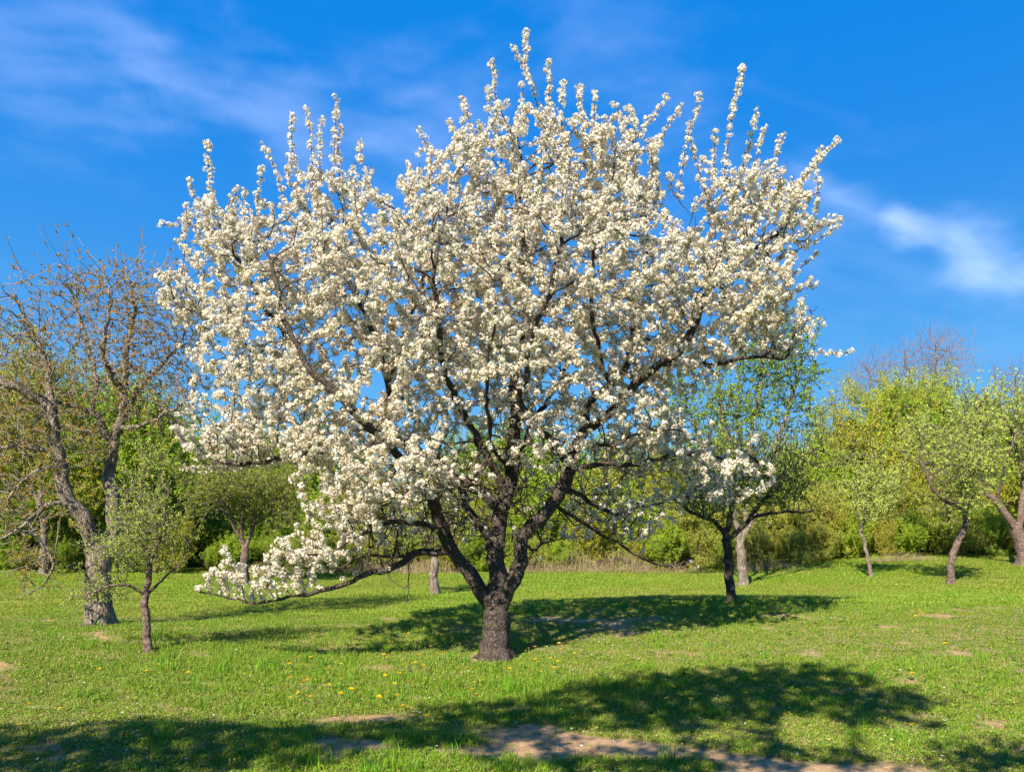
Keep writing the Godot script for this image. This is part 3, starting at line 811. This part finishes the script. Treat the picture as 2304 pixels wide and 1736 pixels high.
		s.thicken(0.007 if k < 4 else 0.004, 2.4)
		kinds.append([s, meshes[k]])
	var shrubs := []
	var protos := []
	for k in 5:
		rng.seed = 90 + k
		var root := Node3D.new()
		var s: Skel = kinds[k][0]
		if k < 4:
			wood(s, root, M.plum_bark, M.plum_twig, 0.2, 0.0)
			leafy(s, root, "crown", [kinds[k][1]], M.leaf, 0.02, 2.4, Vector2(0.5, 1.0), two, 0.16)
		else:
			var g := Geo.new()
			for j in s.pos.size():
				if s.par[j] >= 0: continue
				tube(g, s.pos.slice(j, j + 4), PackedFloat32Array([0.006, 0.005, 0.004, 0.002]), 3, 0.0)
				var sc: Color = [Color(0.42, 0.31, 0.18), Color(0.50, 0.40, 0.24), Color(0.26, 0.17, 0.11), Color(0.36, 0.24, 0.17), Color(0.30, 0.32, 0.08)][rng.randi() % 5]
				while g.c.size() < g.v.size(): g.c.append(sc)
			var o := put(g, "stalks", M.straw, root)
			o.set_meta("kind", "stuff")
		protos.append(root)
	rng.seed = 77
	var marks := [[-7.26, -14.0, "the half-bare grey tree"], [-4.83, -10.6, "the small young fruit tree"], [-8.46, -25.3, "the olive orchard tree"], [-0.2, -10.3, "the blossoming cherry"], [-1.97, -20.1, "the half-hidden orchard trunk"], [5.0, -18.2, "the dark-trunked orchard tree"], [6.8, -23.5, "the tall fruit tree"], [11.3, -25.2, "the slender sapling"], [12.3, -22.5, "the crooked fruit tree"], [17.6, -27.4, "the large leaning fruit tree"]]
	var rows := ["low front", "front", "second", "back"]
	var row_at := 0
	for row in [[30.3, 1.05, 0.50], [31.8, 1.9, 0.95], [34.5, 2.1, 1.45], [38.0, 2.5, 1.75]]:
		var x: float = -row[0] * 0.76
		while x < row[0] * 0.78:
			var z: float = -(row[0] + rng.randf_range(-0.6, 0.6)) - 1.5 * smooth(6.0, 16.0, x)
			var t := nb.get_noise_2d(x * 30.0 + 300.0, z * 30.0) * 1.6 + rng.randf_range(-0.4, 0.4)
			var k := 0 if t > 0.14 else (1 if t > -0.16 else (2 if t > -0.34 else 3))
			if x < -7.0 and row_at < 2 and rng.randf() < 0.45: k = 2
			if row_at == 0 and absf(x - 3.6) < 2.2 and rng.randf() < 0.6: k = 4
			var f: float = row[2] * rng.randf_range(0.75, 1.15)
			if row_at > 1: f *= 1.0 - 0.30 * exp(-pow((x + 5.0) / 6.0, 2.0))
			var p := Vector3(x, 0, z)
			p.y = gh(p.x, p.z) - 0.05
			x += row[1] * rng.randf_range(0.75, 1.2)
			if k == 4: continue
			var o: Node3D = protos[k].duplicate()
			o.name = numbered(names[k])
			add_child(o)
			o.position = p
			o.rotation.y = rng.randf() * TAU
			o.scale = Vector3(f * rng.randf_range(0.9, 1.2), f * rng.randf_range(0.85, 1.15), f)
			# what stands before it, seen from the meadow
			var best := 1e9
			var by := ""
			for q in marks:
				var e := absf(x / -z - q[0] / -q[1])
				if e < best:
					best = e
					by = q[2]
			var size := "small " if f < row[2] * 0.88 else ("large " if f > row[2] * 1.04 else "")
			tag(o, "%s%s, %s hedge row, behind %s" % [size, label[k], rows[row_at], by], "shrub", "shrubs of the hedge")
		row_at += 1
	for q in [[-9.2, 0.45, "beyond the olive orchard tree"], [-6.0, 0.7, "beyond the cherry's lowest bough"], [-4.2, 0.75, "beyond the cherry's lowest bough"], [-2.6, 0.7, "behind the trunk half hidden by the cherry"], [1.2, 0.5, "just beside the cherry's trunk"], [2.6, 0.75, "beyond the cherry's shadow"], [4.0, 0.8, "beyond the cherry's shadow"], [5.4, 0.55, "beyond the cherry's shadow"], [9.4, 0.4, "between the tall fruit tree and the sapling"], [14.5, 0.4, "between the crooked and the leaning fruit tree"]]:
		var p := Vector3(q[0] + rng.randf_range(-0.3, 0.3), 0, -29.5 - rng.randf() * 0.5)
		p.y = gh(p.x, p.z)
		var o: Node3D = protos[4].duplicate()
		o.name = numbered(names[4])
		add_child(o)
		o.position = p
		o.rotation.y = rng.randf_range(-0.3, 0.3)
		o.scale = Vector3(rng.randf_range(0.7, 1.0), q[1] * rng.randf_range(0.8, 1.1), rng.randf_range(0.7, 1.0))
		tag(o, "straw-coloured dry thicket at the hedge's foot " + q[2], "thicket", "dry thickets")
	for r in protos: r.free()


# ---------------------------------------------------------------- trees out of view whose shade falls on the meadow
func shade_trees() -> void:
	var leafm := sprig(8, 0.10, 0.05, 0.10, [Color(0.20, 0.28, 0.04), Color(0.26, 0.33, 0.05)])
	var list := [
		[Vector3(-1.6, 0, 2.6), [[Vector3(-0.2, 6.0, -3.5), Vector3(1.3, 0.8, 1.0), 7], [Vector3(0.9, 6.1, -3.9), Vector3(1.2, 0.7, 0.9), 4], [Vector3(-1.6, 5.8, -3.0), Vector3(1.0, 0.5, 0.6), 2.5], [Vector3(1.5, 6.2, -3.0), Vector3(0.8, 0.5, 0.8), 2], [Vector3(0.0, 5.0, -2.6), Vector3(1.5, 0.35, 0.5), 1.5], [Vector3(2.4, 4.9, -2.6), Vector3(0.6, 0.4, 0.5), 1], [Vector3(-2.1, 5.5, -2.8), Vector3(1.1, 0.45, 0.6), 2.2]], 5600],
		[Vector3(-6.0, 0, 2.8), [[Vector3(0.3, 5.0, -2.9), Vector3(1.9, 0.6, 0.7), 8], [Vector3(-1.4, 4.8, -2.7), Vector3(1.2, 0.6, 0.7), 3]], 3000],
	]
	var k := 0
	for q in list:
		k += 1
		var limbs := [[[Vector3.ZERO, Vector3(0.1, 2.2, 0), Vector3(0.0, 4.3, -0.1)], 0.2, 0.12]]
		for l in q[1]: limbs.append([[Vector3(0, 4.3, -0.1), l[0] * 0.5 + Vector3(0, 2.3, 0), l[0]], 0.03, 0.01])
		var b: Vector3 = q[0]
		b.y = gh(b.x, b.z)
		build_tree({"name": "meadow_tree", "label": "leafy meadow tree standing behind the viewer, its shade on the grass" if k == 1 else "second leafy meadow tree behind the viewer, beside the first", "seed": 200 + k, "at": b, "limbs": limbs, "lobes": q[1], "points": q[2], "full": true, "tip": 0.0025, "power": 2.7, "step": 0.12, "bark": M.grey_bark, "twig": M.grey_twig,
			"leaves": {"mesh": leafm, "each": 1.05, "most": 0.02, "tints": [Color(1, 1, 1)], "off": 0.15}, "group": "trees behind the viewer"})


# ---------------------------------------------------------------- the ground
func ground() -> void:
	var xs := PackedFloat32Array()
	var zs := PackedFloat32Array()
	for v in [-400.0, -200.0, -100.0, -60.0, -40.0]: xs.append(v)
	var x := -30.0
	while x <= 30.0:
		xs.append(x)
		x += 0.16 if absf(x) < 9.0 else 0.4
	for v in [40.0, 60.0, 100.0, 200.0, 400.0]: xs.append(v)
	for v in [200.0, 80.0, 30.0, 12.0, 6.0, 3.0]: zs.append(v)
	var z := 0.0
	while z >= -46.0:
		zs.append(z)
		z -= 0.14 if z > -16.0 else 0.4
	for v in [-60.0, -80.0, -120.0, -200.0, -400.0]: zs.append(v)
	var g := Geo.new()
	var w := xs.size()
	for a in zs:
		for b in xs:
			g.v.append(Vector3(b, gh(b, a), a))
			var s := bare(b, a)
			var t := na.get_noise_2d(b * 30.0, a * 30.0) * 0.5 + 0.5
			var green := Color(0.09, 0.16, 0.02).lerp(Color(0.15, 0.18, 0.035), t)
			g.c.append(green.lerp(Color(0.40, 0.265, 0.15), s))
	for r in zs.size() - 1:
		for q in w - 1:
			var k := r * w + q
			# rows run away from the viewer
			g.i.append_array([k, k + w, k + 1, k + 1, k + w, k + w + 1])
	g.n.resize(g.v.size())
	for r in zs.size():
		for q in w:
			var k := r * w + q
			var l := g.v[r * w + maxi(q - 1, 0)]
			var rr := g.v[r * w + mini(q + 1, w - 1)]
			var u := g.v[maxi(r - 1, 0) * w + q]
			var dn := g.v[mini(r + 1, zs.size() - 1) * w + q]
			var n := (rr - l).cross(dn - u).normalized()
			g.n[k] = n if n.y > 0.0 else -n
	var m := StandardMaterial3D.new()
	m.vertex_color_use_as_albedo = true
	m.albedo_texture = noise_texture(71, 0.03, [[0.0, 0.55, 0.5, 0.45], [0.5, 0.9, 0.9, 0.9], [1.0, 1.25, 1.2, 1.1]], 6)
	m.uv1_triplanar = true
	m.uv1_world_triplanar = true
	m.uv1_scale = Vector3(0.7, 0.7, 0.7)
	m.roughness = 0.95
	m.metallic_specular = 0.1
	m.heightmap_enabled = true
	m.heightmap_texture = noise_texture(72, 0.08, [], 6, FastNoiseLite.TYPE_PERLIN)
	m.heightmap_scale = 0.6
	var o := put(g, "ground", m, self)
	tag(o, "grassy meadow floor with patches of bare brown soil", "ground", "", "structure")


func tuft(blades: int, tall: float, wide: float, spread: float, cols: Array, bend: float) -> ArrayMesh:
	var g := Geo.new()
	for k in blades:
		var a := rng.randf() * TAU
		var at := Vector3(cos(a), 0, sin(a)) * spread * sqrt(rng.randf())
		var b := rng.randf() * TAU
		var o := Vector3(cos(b), 0, sin(b))
		var s := Vector3(-sin(b), 0, cos(b)).rotated(Vector3.UP, rng.randf_range(-0.7, 0.7))
		var h := tall * rng.randf_range(0.5, 1.15)
		var w := wide * rng.randf_range(0.7, 1.2)
		var c: Color = cols[rng.randi() % cols.size()]
		var f := rng.randf_range(0.8, 1.2)
		c = Color(c.r * f, c.g * f, c.b * f)
		var q := bend * rng.randf_range(0.3, 1.3)
		var m := at + o * h * q * 0.35 + Vector3(0, h * 0.6, 0)
		var t := at + o * h * q + Vector3(0, h * (1.0 - q * 0.25), 0)
		g.tri(at - s * w * 0.5, m - s * w * 0.4, at + s * w * 0.5, c)
		g.tri(at + s * w * 0.5, m - s * w * 0.4, m + s * w * 0.4, c)
		g.tri(m - s * w * 0.4, t, m + s * w * 0.4, c)
	return g.mesh()


func rosette(leaves: int, long: float, wide: float, cols: Array) -> ArrayMesh:
	var g := Geo.new()
	for k in leaves:
		var a := TAU * k / leaves + rng.randf_range(-0.3, 0.3)
		var d := Vector3(cos(a), rng.randf_range(0.25, 0.9), sin(a)).normalized()
		leaf(g, Vector3(0, 0.01, 0), d, d.cross(Vector3.UP).normalized(), long * rng.randf_range(0.7, 1.2), wide, cols[rng.randi() % cols.size()])
	return g.mesh()


func clover(leaves: int, spread: float, cols: Array) -> ArrayMesh:
	# low broad leaves and a few short blades
	var g := Geo.new()
	for k in leaves:
		var a := rng.randf() * TAU
		var at := Vector3(cos(a), 0, sin(a)) * spread * sqrt(rng.randf()) + Vector3(0, rng.randf_range(0.012, 0.045), 0)
		var d := Vector3(rng.randf() - 0.5, rng.randf_range(-0.1, 0.5), rng.randf() - 0.5).normalized()
		var c: Color = cols[rng.randi() % cols.size()]
		var f := rng.randf_range(0.75, 1.2)
		leaf(g, at, d, d.cross(rdir()).normalized(), rng.randf_range(0.014, 0.028), rng.randf_range(0.008, 0.015), Color(c.r * f, c.g * f, c.b * f))
	return g.mesh()


func meadow() -> void:
	rng.seed = 500
	var greens := [Color(0.145, 0.275, 0.014), Color(0.18, 0.31, 0.016), Color(0.095, 0.21, 0.013), Color(0.245, 0.35, 0.022), Color(0.30, 0.31, 0.07)]
	var kinds := [
		tuft(20, 0.050, 0.0042, 0.06, greens, 1.1), tuft(16, 0.080, 0.0042, 0.055, greens, 0.8), clover(16, 0.05, greens),
		rosette(7, 0.06, 0.022, [Color(0.10, 0.21, 0.025), Color(0.13, 0.25, 0.03), Color(0.16, 0.26, 0.04)]),
		tuft(14, 0.045, 0.004, 0.06, [Color(0.42, 0.34, 0.17), Color(0.34, 0.30, 0.13), Color(0.26, 0.27, 0.07)], 1.1),
	]
	kinds.append(tuft(24, 0.15, 0.005, 0.06, [Color(0.08, 0.21, 0.014), Color(0.11, 0.26, 0.016), Color(0.16, 0.31, 0.02)], 0.55))
	var far := [tuft(40, 0.08, 0.007, 0.12, greens, 0.8), tuft(44, 0.055, 0.0075, 0.13, greens, 1.1)]
	var where := []
	var tint := []
	for k in 8:
		var w: Array[Transform3D] = []
		where.append(w)
		tint.append(PackedColorArray())
	var d := 3.2
	var count := 0
	while d < 33.0:
		var sp := 0.0052 * d + 0.007
		var half := 0.70 * d + 1.2
		var x := -half
		while x < half:
			var px := x + rng.randf_range(-0.5, 0.5) * sp
			var pz := -(d + rng.randf_range(-0.5, 0.5) * sp)
			x += sp
			var b := bare(px, pz)
			if rng.randf() < b * 1.02 - 0.08: continue
			var lush := na.get_noise_2d(px * 14.0 + 50.0, pz * 14.0) + 0.6 * nb.get_noise_2d(px * 55.0, pz * 55.0)
			var h: int
			var r := rng.randf()
			if r < 0.006 + 0.018 * lush: h = 5
			elif d > 15.0: h = 6 if r < 0.55 + lush * 0.5 else 7
			elif r < 0.035 + 0.05 * lush: h = 3
			elif r < 0.20 - lush * 0.30 + b * 0.4 + 0.10 * smooth(0.5, 4.0, px) * smooth(13.0, 8.0, d): h = 4
			elif r < 0.74 + lush * 0.3: h = 1 if r < 0.34 + lush * 0.5 else 0
			else: h = 2
			var sz := rng.randf_range(0.7, 1.25) * (1.0 + lush * 0.25) * (1.0 - 0.35 * b)
			var wid := sz * (1.0 if d < 15.0 else 0.5 + d / 30.0)
			var bas := Basis(Vector3.UP, rng.randf() * TAU).scaled(Vector3(wid, sz, wid))
			where[h].append(Transform3D(bas, Vector3(px, gh(px, pz) - 0.006, pz)))
			var f := 1.0 + lush * 0.12 + rng.randf_range(-0.1, 0.1)
			var dry := clampf(0.45 - lush * 1.1, 0.0, 1.0) * rng.randf()
			tint[h].append(Color(f * (1.0 + dry * 0.7), f * (1.0 + dry * 0.1), f * (1.0 + dry * 1.4)))
			count += 1
		d += sp
	print("tufts ", count)
	var lawn := Node3D.new()
	lawn.name = "grass"
	add_child(lawn)
	tag(lawn, "short spring meadow grass with leafy weeds and dry blades", "grass", "", "stuff")
	for k in 8:
		var o := scatter("weeds" if k == 3 else ("dry_blades" if k == 4 else "blades"), kinds[k] if k < 6 else far[k - 6], where[k], tint[k], M.grass, lawn)
		o.set_meta("kind", "stuff")


func flowers() -> void:
	rng.seed = 900
	# a dandelion: stem and ragged yellow head
	var stem := Geo.new()
	tube(stem, PackedVector3Array([Vector3.ZERO, Vector3(0.004, 0.05, 0), Vector3(0, 0.1, 0.004)]), PackedFloat32Array([0.003, 0.0028, 0.0025]), 4, 0.0)
	var head := Geo.new()
	for ring in 3:
		for k in 14:
			var a := TAU * (k + 0.33 * ring) / 14.0
			var o := Vector3(cos(a), 0.25 + 0.45 * ring, sin(a)).normalized()
			var s := Vector3(-sin(a), 0, cos(a))
			var c := Vector3(0, 0.1, 0.004)
			var r := 0.026 - 0.005 * ring
			head.tri(c, c + o * r - s * 0.004, c + o * r + s * 0.004, Color(0.80, 0.52 + 0.03 * ring, 0.015))
	var stem_mesh := stem.mesh()
	var head_mesh := head.mesh()
	var sites := []
	for q in [[46, 600, 1040, 1425, 1535, "in the sunny grass before the cherry's trunk"], [16, 780, 1010, 1375, 1440, "at the sunny edge of the cherry's shadow"], [12, 1090, 1230, 1400, 1470, "close beside the cherry's trunk"], [10, 820, 960, 1530, 1610, "in the shade near the bare soil path"],
			[14, 1200, 2180, 1300, 1600, "alone in the wide grass beyond the path"], [10, 1950, 2090, 1325, 1345, "in a patch before the crooked fruit tree"], [8, 40, 600, 1440, 1620, "in the open grass near the small young fruit tree"]]:
		for k in q[0]: sites.append([rng.randf_range(q[1], q[2]), rng.randf_range(q[3], q[4]), "yellow dandelion " + q[5]])
	for q in sites:
		var p := ground_at(q[0], q[1])
		if bare(p.x, p.z) > 0.7: continue
		var o := Node3D.new()
		o.name = numbered("dandelion")
		add_child(o)
		o.position = p
		o.rotation = Vector3(rng.randf_range(-0.2, 0.4), rng.randf() * TAU, rng.randf_range(-0.25, 0.25))
		var f := rng.randf_range(0.8, 1.25)
		o.scale = Vector3(f, f, f)
		tag(o, q[2], "dandelion", "dandelions in the meadow")
		for part in [["stem", stem_mesh, M.stalk], ["flower_head", head_mesh, M.leaf]]:
			var mi := MeshInstance3D.new()
			mi.name = part[0]
			mi.mesh = part[1]
			mi.material_override = part[2]
			o.add_child(mi, true)
	# tiny white flowers, past counting
	var daisy := Geo.new()
	for k in 7:
		var a := TAU * k / 7.0
		var o := Vector3(cos(a), 0.3, sin(a))
		var s := Vector3(-sin(a), 0, cos(a))
		daisy.tri(Vector3(0, 0.06, 0), Vector3(0, 0.06, 0) + o * 0.013 - s * 0.004, Vector3(0, 0.06, 0) + o * 0.013 + s * 0.004, Color(0.75, 0.75, 0.72))
	daisy.tri(Vector3(0.001, 0.06, 0), Vector3(-0.001, 0, 0.001), Vector3(-0.001, 0, -0.001), Color(0.15, 0.25, 0.04))
	var where: Array[Transform3D] = []
	var tint := PackedColorArray()
	for k in 700:
		var px := rng.randf_range(-60, 2270)
		var py := 1290.0 + 370.0 * pow(rng.randf(), 1.4)
		if nb.get_noise_2d(px * 0.6, py * 1.2) < 0.05: continue
		var p := ground_at(px, py)
		where.append(Transform3D(Basis(Vector3(1, 0, 0), rng.randf_range(-0.2, 0.6)).rotated(Vector3.UP, rng.randf_range(-0.6, 0.6)).scaled(Vector3.ONE * rng.randf_range(0.45, 0.85)), p))
		tint.append(Color.WHITE)
	var bit := Geo.new()
	leaf(bit, Vector3.ZERO, Vector3(1, 0.15, 0).normalized(), Vector3(0, 0.2, 1).normalized(), 0.05, 0.022, Color(1, 1, 1))
	var lw: Array[Transform3D] = []
	var lt := PackedColorArray()
	var pw: Array[Transform3D] = []
	var pt := PackedColorArray()
	for k in 26000:
		var x := rng.randf_range(-9.0, 9.0)
		var z := -rng.randf_range(4.0, 16.0)
		if rng.randf() > bare(x, z) * 0.8 + 0.03: continue
		var f := rng.randf_range(0.15, 0.8)
		lw.append(Transform3D(Basis.from_euler(Vector3(rng.randf_range(-0.4, 0.4), rng.randf() * TAU, rng.randf_range(-0.5, 0.5))).scaled(Vector3(f * rng.randf_range(0.8, 1.8), f, f * rng.randf_range(0.3, 1.0))), Vector3(x, gh(x, z) + 0.006, z)))
		var c: Color = [Color(0.36, 0.26, 0.15), Color(0.22, 0.14, 0.08), Color(0.48, 0.38, 0.24), Color(0.13, 0.09, 0.06), Color(0.30, 0.27, 0.22)][rng.randi() % 5]
		lt.append(c)
	for k in 1500:
		var q := rdir() * Vector3(3.6, 0, 3.4) * sqrt(rng.randf())
		var x := q.x + 0.2
		var z := q.z - 10.4
		pw.append(Transform3D(Basis.from_euler(Vector3(rng.randf() * 0.6, rng.randf() * TAU, 0)).scaled(Vector3(0.28, 0.28, 0.55)), Vector3(x, gh(x, z) + rng.randf_range(0.01, 0.06), z)))
		pt.append(Color(0.85, 0.82, 0.76))
	var litter := scatter("leaf_litter", bit.mesh(), lw, lt, M.leaf, self)
	tag(litter, "dry leaf scraps and twig bits lying on the bare soil", "litter", "", "stuff")
	var fallen := scatter("fallen_petals", bit.mesh(), pw, pt, M.leaf, self)
	tag(fallen, "white fallen petals lying in the grass under the cherry", "petals", "", "stuff")
	var o := scatter("tiny_white_flowers", daisy.mesh(), where, tint, M.leaf, self)
	tag(o, "tiny white flowers scattered through the meadow grass", "flowers", "", "stuff")


# ---------------------------------------------------------------- sky
func az_el(px: float, py: float) -> Vector2:
	var v := P(px, py, 1.0) - Vector3(0, EYE, 0)
	return Vector2(atan2(v.x, -v.z), atan2(v.y, Vector2(v.x, v.z).length()))


func sky_cover() -> ImageTexture:
	var w := 2048
	var h := 1024
	var im := Image.create(w, h, false, Image.FORMAT_RGBA8)
	im.fill(Color(1, 1, 1, 0))
	var wisp := FastNoiseLite.new()
	wisp.seed = 5
	wisp.frequency = 1.0
	wisp.fractal_octaves = 5
	wisp.domain_warp_enabled = true
	wisp.domain_warp_amplitude = 0.25
	wisp.domain_warp_frequency = 2.0
	# streaks of thin high cloud: [x, y, x, y, half width, strength]
	var streaks := []
	for q in [[-150, 90, 300, 150, 85, 0.30], [300, 150, 620, 250, 75, 0.26], [600, 230, 900, 320, 90, 0.17], [830, 300, 1050, 230, 80, 0.14], [950, 250, 1250, 80, 100, 0.10], [1250, 80, 1480, 140, 70, 0.08],
			[1740, 390, 1960, 490, 24, 0.45], [1930, 470, 2110, 570, 26, 0.65], [2070, 520, 2190, 600, 42, 0.6], [1700, 480, 2230, 640, 110, 0.13], [1330, 390, 1520, 330, 110, 0.14], [1620, 185, 1860, 260, 16, 0.06]]:
		streaks.append([az_el(q[0], q[1]), az_el(q[2], q[3]), q[4] / F, q[5]])
	# the same sort of streaks all round
	rng.seed = 321
	for k in 60:
		var a := Vector2(rng.randf_range(0.75, TAU - 0.75), rng.randf_range(0.15, 1.0))
		if a.x > PI: a.x -= TAU
		streaks.append([a, a + Vector2(rng.randf_range(0.12, 0.3), rng.randf_range(-0.12, 0.12)), rng.randf_range(0.015, 0.06), rng.randf_range(0.06, 0.3)])
	var lo := 40
	for s in streaks:
		var a: Vector2 = s[0]
		var b: Vector2 = s[1]
		var r: float = s[2] * 2.6
		var x0 := int((minf(a.x, b.x) - r) / TAU * w)
		var x1 := int((maxf(a.x, b.x) + r) / TAU * w)
		var y0 := int((0.5 - (maxf(a.y, b.y) + r) / PI) * h)
		var y1 := int((0.5 - (minf(a.y, b.y) - r) / PI) * h)
		for y in range(maxi(y0, 0), mini(y1, h / 2)):
			for x in range(x0, x1):
				var p := Vector2(float(x) / w * TAU, (0.5 - (y + 0.5) / h) * PI)
				var q := Geometry2D.get_closest_point_to_segment(p, a, b)
				var n := wisp.get_noise_2d(p.x * 5.0, p.y * 13.0)
				var dirn := (b - a).normalized()
				var n2 := wisp.get_noise_2d((p - a).dot(dirn) * 7.0 + 7.0, (p - a).cross(dirn) * 48.0)
				var t: float = p.distance_to(q) / (s[2] * (1.0 + 0.9 * n))
				var v: float = 0.42 * s[3] * exp(-t * t) * clampf(0.85 + 0.8 * n + 0.75 * n2, 0.0, 2.2)
				if v < 0.003: continue
				var xx := posmod(x, w)
				var old := im.get_pixel(xx, y).a
				im.set_pixel(xx, y, Color(0.95, 0.93, 0.95, clampf(old + v * (1.0 - old), 0.0, 1.0)))
	return ImageTexture.create_from_image(im)


func _ready() -> void:
	# camera: level, the lens shifted up
	var cam := Camera3D.new()
	cam.name = "camera"
	cam.projection = Camera3D.PROJECTION_FRUSTUM
	cam.near = 0.1
	cam.far = 900.0
	cam.size = 0.1 * 1667.0 / F
	cam.frustum_offset = Vector2(0, 0.1 * (HZ - 833.5) / F)
	add_child(cam)
	cam.position = Vector3(0, EYE, 0)
	cam.current = true
	# sky
	na.seed = 1
	na.frequency = 0.01
	na.fractal_octaves = 4
	nb.seed = 2
	nb.frequency = 0.02
	nb.fractal_octaves = 3
	var sm := ProceduralSkyMaterial.new()
	sm.sky_top_color = Color(0.0, 0.522, 0.914)
	sm.sky_horizon_color = Color(0.60, 0.92, 1.063)
	sm.sky_curve = 0.12
	sm.ground_bottom_color = Color(0.25, 0.33, 0.12)
	sm.ground_horizon_color = Color(0.54, 0.70, 0.80)
	sm.sun_angle_max = 1.0
	sm.sky_cover = sky_cover()
	sm.energy_multiplier = 1.0
	var sky := Sky.new()
	sky.sky_material = sm
	var env := Environment.new()
	env.background_mode = Environment.BG_SKY
	env.sky = sky
	env.background_energy_multiplier = 0.435
	env.tonemap_mode = Environment.TONE_MAPPER_LINEAR
	env.tonemap_exposure = 2.3
	env.sdfgi_enabled = true
	env.ssao_enabled = true
	env.ssil_enabled = true
	var we := WorldEnvironment.new()
	we.name = "environment"
	we.environment = env
	add_child(we)
	# sun: behind the viewer's shoulder
	var sun := DirectionalLight3D.new()
	sun.name = "sun"
	sun.light_energy = 1.6
	sun.light_color = Color(1.0, 0.955, 0.87)
	sun.light_angular_distance = 0.5
	sun.shadow_enabled = true
	add_child(sun)
	sun.look_at_from_position(Vector3.ZERO, Vector3(0.56, -1.0, -1.18), Vector3.UP)
	var t := Time.get_ticks_msec()
	materials()
	M.straw = StandardMaterial3D.new()
	M.straw.vertex_color_use_as_albedo = true
	M.straw.roughness = 0.9
	M.stalk = StandardMaterial3D.new()
	M.stalk.albedo_color = Color(0.20, 0.28, 0.08).linear_to_srgb()
	ground()
	print("ground ", Time.get_ticks_msec() - t)
	woodland()
	print("woodland ", Time.get_ticks_msec() - t)
	cherry()
	print("cherry ", Time.get_ticks_msec() - t)
	orchard()
	print("orchard ", Time.get_ticks_msec() - t)
	shade_trees()
	meadow()
	flowers()
	print("all ", Time.get_ticks_msec() - t)
